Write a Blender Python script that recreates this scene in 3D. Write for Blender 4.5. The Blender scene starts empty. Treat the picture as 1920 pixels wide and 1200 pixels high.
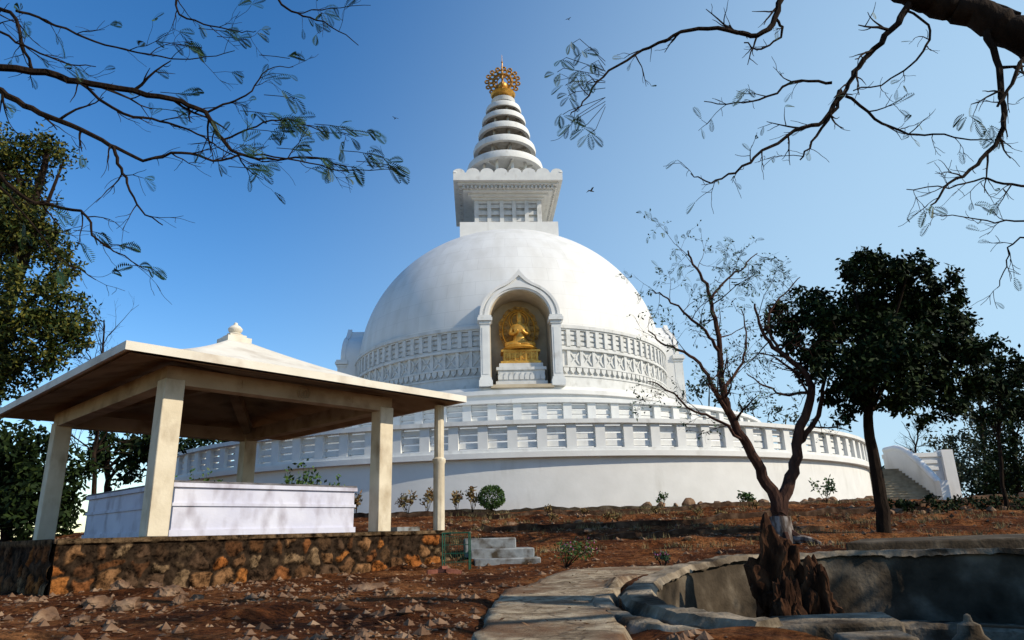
import bpy, bmesh, math, random
from mathutils import Vector, Matrix, noise
R=math.radians; PI=math.pi
scene=bpy.context.scene; COL=scene.collection
E=.9; F=1300.0; PITCH=R(17.1); ROLL=R(1.7)
CM=Matrix.Translation((0,0,E))@Matrix.Rotation(R(90)+PITCH,4,'X')@Matrix.Rotation(-ROLL,4,'Z')
C3=CM.to_3x3()
def at(px,py,Y):
    d=C3@Vector(((px-960)/F,(600-py)/F,-1)); t=Y/d.y
    return Vector((0,0,E))+d*t
def ss(a,b,x):
    t=min(1,max(0,(x-a)/(b-a))); return t*t*(3-2*t)
BC=(3.5,5.8)
def hg(x,y,basin=True):
    lin=min(1,max(0,(y-13.5)/12.5))
    z=.3+1.34*lin*(0.25+.75*ss(-30,-8,x))+.5*ss(26,46,y)*ss(5,20,x)
    d=math.hypot(x,y-45)
    z-=ss(62,150,d)*9
    q=math.hypot(x-BC[0],y-BC[1])
    if y<60:
        z+=noise.noise(Vector((x*.5,y*.5,0)))*.05
        if x>1 and y>6: z+=.12*ss(4.2,2.8,q)*ss(6,8,y)
        if basin:
            z+=noise.noise(Vector((x*2.3,y*2.3,3)))*.035+noise.noise(Vector((x*6,y*6,5)))*.012*(1-pathness(x,y))
            z+=ss(.2,.6,noise.noise(Vector((x*1.1,y*1.1,9))))*.06*(1-pathness(x,y))
            if x>-1 and y>14.5:
                u=(y-14.5)/2.2+noise.noise(Vector((x*.35,0,1)))*.5; z+=.12*(ss(.78,1,u-math.floor(u))-(u-math.floor(u)))
            z-=pathness(x,y)*.05
    if basin and q<2.62: z=-.9
    return z
Lp=[(-.45,1.5),(-.34,3),(-.3,4.5),(-.28,6),(-.22,7.6),(.05,9.1),(.6,10.8),(1.2,12.2),(1.6,12.9)]
Rp=[(.5,1.5),(.62,3),(.66,4.6),(.76,6),(1.05,7.6),(1.5,8.8),(2.1,10.0),(2.7,11.2),(3.1,12.0)]
def pathness(x,y):
    if not(1.5<y<12.8): return 0
    for i in range(len(Lp)-1):
        if Lp[i][1]<=y<Lp[i+1][1]:
            t=(y-Lp[i][1])/(Lp[i+1][1]-Lp[i][1]); a=Lp[i][0]+(Lp[i+1][0]-Lp[i][0])*t; b_=Rp[i][0]+(Rp[i+1][0]-Rp[i][0])*t
            return ss(a-.15,a+.05,x)*ss(b_+.15,b_-.05,x)
    return 0
# ---------------------------------------------------------------- materials
def newmat(name):
    m=bpy.data.materials.new(name); m.use_nodes=True
    nt=m.node_tree; b=nt.nodes['Principled BSDF']; return m,nt,b
def L(nt,a,b): nt.links.new(a,b)
def ramp(nt,cols,fac,lo=.3,hi=.7):
    r=nt.nodes.new('ShaderNodeValToRGB'); n=len(cols)
    while len(r.color_ramp.elements)<n: r.color_ramp.elements.new(.5)
    for i,c in enumerate(cols):
        e=r.color_ramp.elements[i]; e.position=lo+(hi-lo)*i/(n-1); e.color=(*c,1)
    L(nt,fac,r.inputs['Fac']); return r
def mat(name,cols,scale=4,rough=.85,bump=.2,bscale=30,stretch=(1,1,1),island=False,metal=0,lo=.3,hi=.7,spec=.3,detail=8,grime=None):
    m,nt,b=newmat(name)
    tc=nt.nodes.new('ShaderNodeTexCoord'); mp=nt.nodes.new('ShaderNodeMapping')
    mp.inputs['Scale'].default_value=stretch
    L(nt,tc.outputs['Object'],mp.inputs['Vector'])
    if island:
        g=nt.nodes.new('ShaderNodeNewGeometry'); r=ramp(nt,cols,g.outputs['Random Per Island'],0,1)
    else:
        n=nt.nodes.new('ShaderNodeTexNoise'); n.inputs['Scale'].default_value=scale; n.inputs['Detail'].default_value=detail
        L(nt,mp.outputs['Vector'],n.inputs['Vector']); r=ramp(nt,cols,n.outputs['Fac'],lo,hi)
    out=r.outputs['Color']
    if grime:
        n3=nt.nodes.new('ShaderNodeTexNoise'); n3.inputs['Scale'].default_value=grime[1]; n3.inputs['Detail'].default_value=10
        mp3=nt.nodes.new('ShaderNodeMapping'); mp3.inputs['Scale'].default_value=grime[2]
        L(nt,tc.outputs['Object'],mp3.inputs['Vector']); L(nt,mp3.outputs['Vector'],n3.inputs['Vector'])
        r3=ramp(nt,[(0,0,0),(1,1,1)],n3.outputs['Fac'],grime[3],grime[4])
        mx=nt.nodes.new('ShaderNodeMixRGB'); L(nt,r3.outputs['Color'],mx.inputs['Fac']); L(nt,out,mx.inputs['Color1'])
        mx.inputs['Color2'].default_value=(*grime[0],1); out=mx.outputs['Color']
    L(nt,out,b.inputs['Base Color'])
    b.inputs['Roughness'].default_value=rough; b.inputs['Metallic'].default_value=metal
    b.inputs['Specular IOR Level'].default_value=spec
    if bump:
        n2=nt.nodes.new('ShaderNodeTexNoise'); n2.inputs['Scale'].default_value=bscale; n2.inputs['Detail'].default_value=6
        L(nt,mp.outputs['Vector'],n2.inputs['Vector'])
        bu=nt.nodes.new('ShaderNodeBump'); bu.inputs['Strength'].default_value=bump; bu.inputs['Distance'].default_value=.02
        L(nt,n2.outputs['Fac'],bu.inputs['Height']); L(nt,bu.outputs['Normal'],b.inputs['Normal'])
    return m
M={}
M['white']=mat('weathered_white_paint',[(.64,.63,.60),(.71,.70,.67)],1.5,.7,.15,8,grime=((.43,.41,.36),1.4,(1,1,.22),.58,.9))
M['trim']=mat('white_trim_paint',[(.60,.60,.58),(.70,.70,.67)],1.5,.7,.1,8,grime=((.4,.38,.34),3,(1,1,.6),.58,.88))
M['frieze']=mat('white_carved_band',[(.50,.50,.48),(.62,.62,.60)],2,.75,.1,8,grime=((.32,.31,.28),3,(1,1,.6),.55,.85))
M['shadewhite']=mat('shade_grey_plaster',[(.24,.22,.19),(.38,.36,.32)],3,.85,.1,8)  # darker copy of the white, painting in shade between the spire rings
M['nichetan']=mat('tan_niche_lining',[(.42,.34,.23),(.54,.45,.32)],2,.8,.1,8)
M['cream']=mat('cream_gazebo_plaster',[(.54,.46,.33),(.66,.58,.44)],2.5,.8,.2,20,grime=((.26,.18,.10),3,(1,1,.5),.5,.82))
M['roofwhite']=mat('sunlit_roof_plaster',[(.60,.55,.45),(.72,.67,.58)],1.5,.8,.15,12,grime=((.4,.32,.24),2,(1,1,1),.52,.85))
M['ceil']=mat('shaded_ceiling_plaster',[(.24,.165,.095),(.36,.26,.165)],1.5,.85,.2,14,grime=((.12,.07,.035),2,(1,1,1),.48,.78))  # cream plaster browned to paint in under-roof shade, plus darker blotches
M['beam']=mat('tan_beam_plaster',[(.34,.25,.155),(.47,.36,.24)],1.5,.85,.2,14,grime=((.18,.11,.06),2.5,(1,1,1),.48,.78))  # browner than the posts, with darker blotches
M['lilac']=mat('lilac_white_plaster',[(.49,.49,.59),(.60,.60,.68)],2,.8,.15,12,grime=((.28,.25,.29),4,(1,1,.5),.48,.8))
M['capdark']=mat('dark_stained_coping',[(.06,.055,.06),(.2,.19,.2)],5,.85,.4,20)
M['gold']=mat('gilded_metal',[(.46,.22,.025),(.72,.38,.055)],4,.42,.4,14,metal=.45,spec=.6)
M['goldold']=mat('aged_gilded_metal',[(.20,.09,.012),(.46,.23,.03)],6,.5,.4,14,metal=.35,spec=.5)
M['rock']=mat('tan_brown_rock',[(.05,.03,.02),(.15,.085,.05),(.26,.17,.105)],3,.95,.9,14,spec=.1)
M['pondrock']=mat('dark_rusty_rock',[(.010,.005,.0035),(.042,.018,.009),(.12,.055,.027)],8,.97,1,22,stretch=(1,1,.5),spec=.06)
M['concrete']=mat('old_warm_grey_concrete',[(.07,.048,.030),(.18,.14,.095),(.33,.26,.18)],4.5,.95,.9,22,grime=((.035,.024,.014),2.2,(1,1,.5),.5,.62),detail=13,spec=.12)
M['stepstone']=mat('tan_step_stone',[(.22,.175,.115),(.36,.30,.21)],3,.9,.3,20)
M['darkconcrete']=mat('stained_dark_concrete',[(.022,.016,.010),(.06,.045,.03),(.15,.12,.085)],2.6,.95,.8,20,detail=13,spec=.1)  # stain tone; shade inside the basin is also put into this darkness
M['soilkerb']=mat('soil_stained_stone',[(.02,.010,.006),(.055,.03,.018),(.13,.08,.05)],4,.95,.7,20,detail=12,spec=.1)
M['bark']=mat('dark_bark',[(.008,.005,.003),(.028,.017,.011)],10,.95,.8,30,stretch=(1,1,.3),spec=.1)
M['barkred']=mat('reddish_bark',[(.024,.011,.008),(.075,.038,.027)],8,.95,.9,25,stretch=(1,1,.3),spec=.1)
M['whitewash']=mat('faded_whitewashed_bark',[(.04,.024,.018),(.11,.085,.07),(.27,.24,.22)],9,.9,.7,20,stretch=(1,1,.4),lo=.36,hi=.66,spec=.1)
M['leaf']=mat('feathery_green_leaf',[(.010,.035,.013),(.026,.07,.026)],1,.6,0,island=True)
M['leafdark']=mat('glossy_dark_leaf',[(.0025,.007,.002),(.008,.018,.004),(.024,.038,.008)],1,.7,0,island=True,spec=.1)
M['leafbrown']=mat('olive_dark_leaf',[(.007,.016,.003),(.026,.042,.007),(.12,.105,.016)],1,.6,0,island=True,spec=.15)
M['leaffar']=mat('distant_grey_green_leaf',[(.012,.02,.011),(.032,.045,.023),(.055,.068,.038)],1,.8,0,island=True)
M['leafgreen']=mat('fresh_green_leaf',[(.02,.05,.006),(.06,.12,.018)],1,.5,0,island=True)
M['leafdry']=mat('dry_reddish_leaf',[(.14,.06,.02),(.2,.13,.04),(.09,.08,.025)],1,.7,0,island=True)
M['petal']=mat('magenta_petal',[(.22,.04,.15),(.36,.1,.28)],1,.6,0,island=True)
M['litter']=mat('dry_leaf_litter',[(.05,.022,.01),(.14,.065,.028),(.28,.17,.09)],1,.95,0,island=True,spec=.1)
M['drygrass']=mat('dry_grass_blade',[(.10,.07,.03),(.24,.18,.08),(.07,.07,.025)],1,.9,0,island=True)
M['greenpaint']=mat('green_painted_wire',[(.005,.05,.03),(.012,.09,.05)],6,.5,.1)
M['bluewhite']=mat('bluish_whitewash',[(.19,.20,.20),(.34,.35,.35)],4,.9,.4,20,grime=((.06,.045,.03),4,(1,1,1),.43,.64),spec=.1)
M['brick']=mat('red_broken_brick',[(.16,.05,.03),(.28,.10,.06)],6,.9,.5)
M['black']=mat('dark_feather',[(.01,.01,.012),(.03,.03,.03)],5,.7,0)
m,nt,b=newmat('red_brown_soil'); tc=nt.nodes.new('ShaderNodeTexCoord')
n=nt.nodes.new('ShaderNodeTexNoise'); n.inputs['Scale'].default_value=.8; n.inputs['Detail'].default_value=12; n.inputs['Roughness'].default_value=.76
L(nt,tc.outputs['Object'],n.inputs['Vector'])
r=ramp(nt,[(.022,.008,.004),(.115,.038,.012),(.28,.12,.045)],n.outputs['Fac'],.38,.63)
n2=nt.nodes.new('ShaderNodeTexNoise'); n2.inputs['Scale'].default_value=13; n2.inputs['Detail'].default_value=10; n2.inputs['Roughness'].default_value=.78
L(nt,tc.outputs['Object'],n2.inputs['Vector'])
r2=ramp(nt,[(.18,.15,.13),(1,1,1),(1.9,1.8,1.7)],n2.outputs['Fac'],.37,.65)
mx=nt.nodes.new('ShaderNodeMixRGB'); mx.blend_type='MULTIPLY'; mx.inputs['Fac'].default_value=1
L(nt,r.outputs['Color'],mx.inputs['Color1']); L(nt,r2.outputs['Color'],mx.inputs['Color2'])
sp=nt.nodes.new('ShaderNodeSeparateXYZ'); L(nt,tc.outputs['Object'],sp.inputs[0])
mr=nt.nodes.new('ShaderNodeMapRange'); mr.inputs['From Min'].default_value=40; mr.inputs['From Max'].default_value=90; L(nt,sp.outputs['Y'],mr.inputs['Value'])
mx2=nt.nodes.new('ShaderNodeMixRGB'); L(nt,mr.outputs[0],mx2.inputs['Fac']); L(nt,mx.outputs['Color'],mx2.inputs['Color1']); mx2.inputs['Color2'].default_value=(.07,.085,.05,1)
L(nt,mx2.outputs['Color'],b.inputs['Base Color']); b.inputs['Roughness'].default_value=.97; b.inputs['Specular IOR Level'].default_value=.05
bu=nt.nodes.new('ShaderNodeBump'); bu.inputs['Strength'].default_value=1; bu.inputs['Distance'].default_value=.12
L(nt,n2.outputs['Fac'],bu.inputs['Height']); L(nt,bu.outputs['Normal'],b.inputs['Normal']); M['dirt']=m
m,nt,b=newmat('worn_flagstone_path'); tc=nt.nodes.new('ShaderNodeTexCoord')
nd=nt.nodes.new('ShaderNodeTexNoise'); nd.inputs['Scale'].default_value=2.5; nd.inputs['Detail'].default_value=5; L(nt,tc.outputs['Object'],nd.inputs['Vector'])
va=nt.nodes.new('ShaderNodeMixRGB'); va.blend_type='LINEAR_LIGHT'; va.inputs['Fac'].default_value=.25; L(nt,tc.outputs['Object'],va.inputs['Color1']); L(nt,nd.outputs['Color'],va.inputs['Color2'])
vo=nt.nodes.new('ShaderNodeTexVoronoi'); vo.feature='DISTANCE_TO_EDGE'; vo.inputs['Scale'].default_value=1.1; L(nt,va.outputs['Color'],vo.inputs['Vector'])
rj=ramp(nt,[(.35,.35,.35),(1,1,1)],vo.outputs['Distance'],.003,.02)
n=nt.nodes.new('ShaderNodeTexNoise'); n.inputs['Scale'].default_value=5; n.inputs['Detail'].default_value=14; n.inputs['Roughness'].default_value=.75; L(nt,tc.outputs['Object'],n.inputs['Vector'])
rc=ramp(nt,[(.10,.065,.038),(.27,.20,.125),(.46,.37,.25)],n.outputs['Fac'],.36,.63)
n5=nt.nodes.new('ShaderNodeTexNoise'); n5.inputs['Scale'].default_value=1.3; n5.inputs['Detail'].default_value=11; L(nt,tc.outputs['Object'],n5.inputs['Vector'])
rd=ramp(nt,[(0,0,0),(.85,.85,.85)],n5.outputs['Fac'],.5,.62)
m1=nt.nodes.new('ShaderNodeMixRGB'); L(nt,rd.outputs['Color'],m1.inputs['Fac']); L(nt,rc.outputs['Color'],m1.inputs['Color1']); m1.inputs['Color2'].default_value=(.14,.07,.035,1)
m2=nt.nodes.new('ShaderNodeMixRGB'); L(nt,rj.outputs['Color'],m2.inputs['Fac']); m2.inputs['Color1'].default_value=(.05,.03,.018,1); L(nt,m1.outputs['Color'],m2.inputs['Color2'])
L(nt,m2.outputs['Color'],b.inputs['Base Color']); b.inputs['Roughness'].default_value=.95; b.inputs['Specular IOR Level'].default_value=.12
bu=nt.nodes.new('ShaderNodeBump'); bu.inputs['Strength'].default_value=.9; bu.inputs['Distance'].default_value=.05; L(nt,n.outputs['Fac'],bu.inputs['Height']); L(nt,bu.outputs['Normal'],b.inputs['Normal']); M['path']=m
m,nt,b=newmat('dome_white_panels'); tc=nt.nodes.new('ShaderNodeTexCoord'); sp=nt.nodes.new('ShaderNodeSeparateXYZ'); L(nt,tc.outputs['Object'],sp.inputs[0])
a2=nt.nodes.new('ShaderNodeMath'); a2.operation='ARCTAN2'; L(nt,sp.outputs['Y'],a2.inputs[0]); L(nt,sp.outputs['X'],a2.inputs[1])
mu=nt.nodes.new('ShaderNodeMath'); mu.operation='MULTIPLY'; mu.inputs[1].default_value=11; L(nt,a2.outputs[0],mu.inputs[0])
cx=nt.nodes.new('ShaderNodeCombineXYZ'); L(nt,mu.outputs[0],cx.inputs['X']); L(nt,sp.outputs['Z'],cx.inputs['Y'])
br=nt.nodes.new('ShaderNodeTexBrick'); L(nt,cx.outputs[0],br.inputs['Vector']); br.inputs['Scale'].default_value=1
br.inputs['Brick Width'].default_value=1.9; br.inputs['Row Height'].default_value=.95; br.inputs['Mortar Size'].default_value=.018; br.inputs['Mortar Smooth'].default_value=.8
br.inputs['Color1'].default_value=(.69,.68,.65,1); br.inputs['Color2'].default_value=(.655,.645,.62,1); br.inputs['Mortar'].default_value=(.56,.55,.52,1)
n=nt.nodes.new('ShaderNodeTexNoise'); n.inputs['Scale'].default_value=1.2; n.inputs['Detail'].default_value=10
mp=nt.nodes.new('ShaderNodeMapping'); mp.inputs['Scale'].default_value=(1,1,.25); L(nt,tc.outputs['Object'],mp.inputs[0]); L(nt,mp.outputs[0],n.inputs['Vector'])
r=ramp(nt,[(.9,.89,.87),(1,1,1)],n.outputs['Fac'],.35,.6)
mx=nt.nodes.new('ShaderNodeMixRGB'); mx.blend_type='MULTIPLY'; mx.inputs['Fac'].default_value=1; L(nt,br.outputs['Color'],mx.inputs['Color1']); L(nt,r.outputs['Color'],mx.inputs['Color2'])
L(nt,mx.outputs['Color'],b.inputs['Base Color']); b.inputs['Roughness'].default_value=.6; M['dome']=m
m,nt,b=newmat('rubble_stone_wall'); an=nt.nodes.new('ShaderNodeAttribute'); an.attribute_name='stone'
tc=nt.nodes.new('ShaderNodeTexCoord'); n=nt.nodes.new('ShaderNodeTexNoise'); n.inputs['Scale'].default_value=7; n.inputs['Detail'].default_value=13; n.inputs['Roughness'].default_value=.75; L(nt,tc.outputs['Object'],n.inputs['Vector'])
r=ramp(nt,[(.08,.07,.06),(.8,.76,.72),(1.4,1.35,1.3)],n.outputs['Fac'],.40,.64)
mx=nt.nodes.new('ShaderNodeMixRGB'); mx.blend_type='MULTIPLY'; mx.inputs['Fac'].default_value=1
L(nt,an.outputs['Color'],mx.inputs['Color1']); L(nt,r.outputs['Color'],mx.inputs['Color2']); L(nt,mx.outputs['Color'],b.inputs['Base Color']); b.inputs['Roughness'].default_value=.98; b.inputs['Specular IOR Level'].default_value=.05
bu=nt.nodes.new('ShaderNodeBump'); bu.inputs['Strength'].default_value=.8; bu.inputs['Distance'].default_value=.03; L(nt,n.outputs['Fac'],bu.inputs['Height']); L(nt,bu.outputs['Normal'],b.inputs['Normal']); M['stonewall']=m
# ---------------------------------------------------------------- mesh helpers
class MB:
    def __init__(s): s.v=[]; s.f=[]
    def add(s,vs,fs):
        o=len(s.v); s.v.extend([Vector(v) for v in vs]); s.f.extend([tuple(i+o for i in f) for f in fs]); return s
    def box(s,c,d,rz=0,M4=None):
        x,y,z=d[0]/2,d[1]/2,d[2]/2
        vs=[Vector((a,b,e)) for a in(-x,x) for b in(-y,y) for e in(-z,z)]
        T=Matrix.Translation(c)@Matrix.Rotation(rz,4,'Z')
        if M4 is not None: T=T@M4
        vs=[T@v for v in vs]
        return s.add(vs,[(0,1,3,2),(4,6,7,5),(0,4,5,1),(2,3,7,6),(0,2,6,4),(1,5,7,3)])
    def b2(s,x0,x1,y0,y1,z0,z1): return s.box(((x0+x1)/2,(y0+y1)/2,(z0+z1)/2),(x1-x0,y1-y0,z1-z0))
    def tube(s,pts,rad,n=6):
        pts=[Vector(p) for p in pts]; m=len(pts)
        if not hasattr(rad,'__len__'): rad=[rad]*m
        t=(pts[1]-pts[0]).normalized(); u=t.orthogonal().normalized(); vs=[]
        for i in range(m):
            a=pts[max(0,i-1)]; b=pts[min(m-1,i+1)]; t=(b-a)
            if t.length<1e-7: t=Vector((0,0,1))
            t.normalize(); u=(u-t*u.dot(t))
            if u.length<1e-6: u=t.orthogonal()
            u.normalize(); w=t.cross(u)
            for k in range(n):
                an=2*PI*k/n; vs.append(pts[i]+(u*math.cos(an)+w*math.sin(an))*rad[i])
        fs=[(i*n+k,i*n+(k+1)%n,(i+1)*n+(k+1)%n,(i+1)*n+k) for i in range(m-1) for k in range(n)]
        fs.append(tuple(range(n))[::-1]); fs.append(tuple((m-1)*n+k for k in range(n)))
        return s.add(vs,fs)
    def lathe(s,prof,n=32,c=(0,0,0),keep=None):
        vs=[]; fs=[]
        for r,z in prof:
            for k in range(n):
                a=2*PI*k/n; vs.append((c[0]+r*math.cos(a),c[1]+r*math.sin(a),c[2]+z))
        for i in range(len(prof)-1):
            for k in range(n):
                f=(i*n+k,i*n+(k+1)%n,(i+1)*n+(k+1)%n,(i+1)*n+k)
                if keep:
                    q=[Vector(vs[j]) for j in f]; cc=(q[0]+q[1]+q[2]+q[3])/4
                    if not keep(cc): continue
                fs.append(f)
        return s.add(vs,fs)
    def ring(s,r0,r1,z0,z1,n=240,skip=0,quad=None):
        for k in range(n):
            a=2*PI*k/n; b=2*PI*(k+1)/n
            if quad is not None and int(((a+b)/2)/(PI/2))!=quad: continue
            if skip:
                am=(a+b)/2; dd=abs(((am+PI/4)%(PI/2))-PI/4)
                if dd<skip: continue
            vs=[]
            for t in(a,b):
                for r,z in((r0,z0),(r1,z0),(r1,z1),(r0,z1)): vs.append((r*math.cos(t),r*math.sin(t),z))
            s.add(vs,[(0,1,5,4),(1,2,6,5),(2,3,7,6),(3,0,4,7)])
        return s
    def extr(s,poly,T,d):
        n=len(poly); vs=[T@Vector((p[0],p[1],0)) for p in poly]+[T@Vector((p[0],p[1],d)) for p in poly]
        fs=[(i,(i+1)%n,n+(i+1)%n,n+i) for i in range(n)]+[tuple(range(n))[::-1],tuple(range(n,2*n))]
        return s.add(vs,fs)
    def build(s,name,m,parent=None,off=(0,0,0),ang=35,smooth=True,fix=True):
        off=Vector(off); me=bpy.data.meshes.new(name)
        me.from_pydata([tuple(v-off) for v in s.v],[],s.f); me.validate()
        if fix:
            bm=bmesh.new(); bm.from_mesh(me); bmesh.ops.recalc_face_normals(bm,faces=bm.faces); bm.to_mesh(me); bm.free()
        if smooth:
            me.polygons.foreach_set('use_smooth',[True]*len(me.polygons)); me.set_sharp_from_angle(angle=R(ang))
        me.materials.append(m); o=bpy.data.objects.new(name,me); COL.objects.link(o)
        if parent: o.parent=parent
        return o
def tag(o,label,cat,group=None,kind=None):
    if label: o['label']=label
    if cat: o['category']=cat
    if group: o['group']=group
    if kind: o['kind']=kind
    return o
def empty(name,loc,label,cat,rz=0,group=None):
    o=bpy.data.objects.new(name,None); COL.objects.link(o); o.location=loc; o.rotation_euler=(0,0,rz); o.empty_display_size=.2
    return tag(o,label,cat,group)
def single(mb,name,m,loc,label,cat,group=None,**k):
    o=mb.build(name,m,None,off=loc,**k); o.location=loc; return tag(o,label,cat,group)
# ---------------------------------------------------------------- ground
def grid_axis(a,b,step,far,g=1.22):
    xs=[]; x=a
    while x<=b: xs.append(x); x+=step
    s=step; x=xs[-1]
    while x<far: s*=g; x+=s; xs.append(x)
    s=step; x=a; lo=[]
    while x>-far: s*=g; x-=s; lo.append(x)
    return lo[::-1]+xs
xs=grid_axis(-9,11,.09,1500); ys=[y for y in grid_axis(2,26,.09,1500) if y>-60]
vs=[(x,y,hg(x,y)) for y in ys for x in xs]; nx=len(xs)
fs=[(j*nx+i,j*nx+i+1,(j+1)*nx+i+1,(j+1)*nx+i) for j in range(len(ys)-1) for i in range(nx-1)]
g=MB(); g.v=[Vector(v) for v in vs]; g.f=fs
go=g.build('ground',M['dirt'],fix=False,ang=180); go['kind']='structure'
def crv(P,n):
    out=[]
    for i in range(len(P)-1):
        p0=Vector(P[max(0,i-1)]);p1=Vector(P[i]);p2=Vector(P[i+1]);p3=Vector(P[min(len(P)-1,i+2)])
        for k in range(n):
            t=k/n; out.append(.5*((2*p1)+(p2-p0)*t+(2*p0-5*p1+4*p2-p3)*t*t+(3*p1-p0-3*p2+p3)*t**3))
    out.append(Vector(P[-1])); return out
la=crv(Lp,16); ra=crv(Rp,16); W=18; vs=[]; NL=len(la)
for i,(a,b_) in enumerate(zip(la,ra)):
    for k in range(W+1):
        t=k/W; ea=noise.noise(Vector((i*.2,0,1)))*.08+noise.noise(Vector((i*.9,0,4)))*.05; eb=noise.noise(Vector((i*.2,5,1)))*.06
        p=a.lerp(b_,t); x=p.x+ea*(1-t)+eb*t; y=p.y
        vs.append((x,y,hg(x,y,False)+.03-(.1 if k in(0,W) else 0)-.14*ss(NL-14,NL-1,i+3*noise.noise(Vector((x*2,y*2,0))))+.012*noise.noise(Vector((x*3,y*3,2)))))
fs=[(i*(W+1)+k,i*(W+1)+k+1,(i+1)*(W+1)+k+1,(i+1)*(W+1)+k) for i in range(NL-1) for k in range(W)]
p=MB().add(vs,fs); po=p.build('path',M['path'],fix=False,ang=180); po['kind']='structure'
# ---------------------------------------------------------------- STUPA
SX=-.2; SA=R(3.2)
SO=Vector((0,0,1.4))
st=empty('stupa',(SX,50,1.4),'huge white domed stupa with a gold finial on round railed terraces','stupa',SA)
NI=[0,PI/2,PI,-PI/2]
def keep(v):
    for a in NI:
        c,s_=math.cos(-a),math.sin(-a); x=v.x*c-v.y*s_; y=v.x*s_+v.y*c
        if y<-7 and abs(x)<1.98:
            if v.z<12.9 or (x/1.98)**2+((v.z-12.9)/1.88)**2<1: return False
    return True
MB().lathe([(22.4,.2),(22.4,3.7),(22.65,3.72),(22.65,3.93),(16,3.94)],240).build('terrace_wall',M['white'],st,SO)
MB().lathe([(16.7,3.9),(16.7,5.7),(16.9,5.72),(16.9,5.9),(12,5.91)],200).build('terrace_wall',M['white'],st,SO)
MB().lathe([(12.3,5.85),(12.3,8.2),(12.45,8.22),(12.45,8.45),(12.2,8.5),(12.15,8.68),(8.5,8.69)],200).build('terrace_wall',M['white'],st,SO)
def railing(r,z0,z1,n,nfront,w):
    mb=MB(); mb.ring(r-.32,r+.1,z0,z0+.14); mb.ring(r-.4,r+.2,z1-.17,z1)
    hh=(z1-.17-z0-.14); k=3; bh=hh*.225; gp=(hh-k*bh)/(k+1)
    for i in range(k):
        zz=z0+.14+gp+i*(bh+gp); mb.ring(r-.27,r-.09,zz,zz+bh)
    front=[]
    for i in range(n):
        a=2*PI*i/n; fr=abs((a-1.5*PI+PI)%(2*PI)-PI)
        c=((r-.11)*math.cos(a),(r-.11)*math.sin(a),(z0+z1)/2)
        if fr<nfront*PI/n: front.append((a,c))
        else: mb.box(c,(.36,w,hh+.02),a)
    ro=mb.build('terrace_railing',M['trim'],st,SO)
    pm=None
    for a,c in front:
        if pm is None:
            q=MB().box((0,0,0),(.36,w,hh+.02)).build('railing_post',M['trim'],ro); pm=q
        else:
            q=pm.copy(); COL.objects.link(q)
        q.parent=ro; q.location=Vector(c)-SO-Vector((0,0,.015)); q.rotation_euler=(0,0,a)
railing(22.4,3.93,5.2,120,78,.4)
railing(16.72,5.9,7.08,86,50,.42)
prof=[(11.15,8.6+i*.1) for i in range(0,10)]+[(11.0,9.5+i*.155) for i in range(0,21)]
MB().lathe(prof,252,keep=keep).build('drum_wall',M['frieze'],st,SO)
sk=.188
def onring(n,quad):
    for i in range(n):
        a=2*PI*(i+.5)/n; dd=abs(((a+PI/4)%(PI/2))-PI/4)
        if dd>sk+.01 and int(a/(PI/2))==quad: yield a
for Q in range(4):
    fz=MB()
    for r0,r1,z0,z1 in((10.7,11.2,9.5,9.6),(10.7,11.17,10.06,10.16),(10.7,11.2,11.1,11.24),(10.7,11.14,11.24,11.34)):
        fz.ring(r0,r1,z0,z1,240,sk,Q)
    for a in onring(84,Q):
        ca,sa=math.cos(a),math.sin(a)
        fz.box((11.04*ca,11.04*sa,10.63),(.16,.2,.98),a)
        am=a+PI/84
        for s_ in(-1,1):
            fz.box((11.01*math.cos(am),11.01*math.sin(am),10.63),(.1,.98,.1),am,Matrix.Rotation(s_*R(52),4,'X'))
    for a in onring(168,Q):
        ca,sa=math.cos(a),math.sin(a)
        T=Matrix.Translation((11.02*ca,11.02*sa,9.98))@Matrix.Rotation(a,4,'Z')@Matrix.Rotation(R(90),4,'Y')
        fz.add([T@Vector((x,y,z)) for z in(-.05,.12) for x,y in((-.1,-.17),(-.1,.17),(.12,.15),(.3,0),(.12,-.15))],[(0,1,6,5),(1,2,7,6),(2,3,8,7),(3,4,9,8),(4,0,5,9),(5,6,7,8,9)])
    fz.build('carved_frieze',M['frieze'],st,SO)
    lf=MB()
    for a in onring(108,Q): lf.box((11.06*math.cos(a),11.06*math.sin(a),11.82),(.26,.24,1.0),a)
    for z in(11.42,11.74,12.06): lf.ring(10.8,11.08,z,z+.2,240,sk,Q)
    lf.ring(10.7,11.16,12.3,12.4,240,sk,Q); lf.ring(10.7,11.24,12.4,12.6,240,sk,Q)
    lf.build('lattice_frieze',M['frieze'],st,SO)
prof=[(10.95*math.cos(t),12.55+10.05*math.sin(t)) for t in[i*PI/2/100 for i in range(0,96)]]
MB().lathe(prof,252,keep=keep).build('dome',M['dome'],st,SO,ang=60)
def arch(hw,hh,z0,zs,n=28,og=0):
    pts=[(hw,z0),(hw,zs)]
    for i in range(1,n):
        f=PI*i/n; z=zs+hh*math.sin(f)
        if og: z+=og*max(0,1-abs(f-PI/2)/.42)**2
        pts.append((hw*math.cos(f),z))
    return pts+[(-hw,zs),(-hw,z0)]
def strip(mb,inn,out,y0,y1):
    n=len(inn); vs=[]
    for p in inn: vs+= [(p[0],y0,p[1]),(p[0],y1,p[1])]
    for p in out: vs+= [(p[0],y0,p[1]),(p[0],y1,p[1])]
    o=2*n; fs=[]
    for i in range(n-1):
        fs+=[(2*i,2*i+2,2*i+3,2*i+1),(o+2*i,o+2*i+1,o+2*i+3,o+2*i+2),(2*i,o+2*i,o+2*i+2,2*i+2),(2*i+1,2*i+3,o+2*i+3,o+2*i+1)]
    mb.add(vs,fs)
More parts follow.
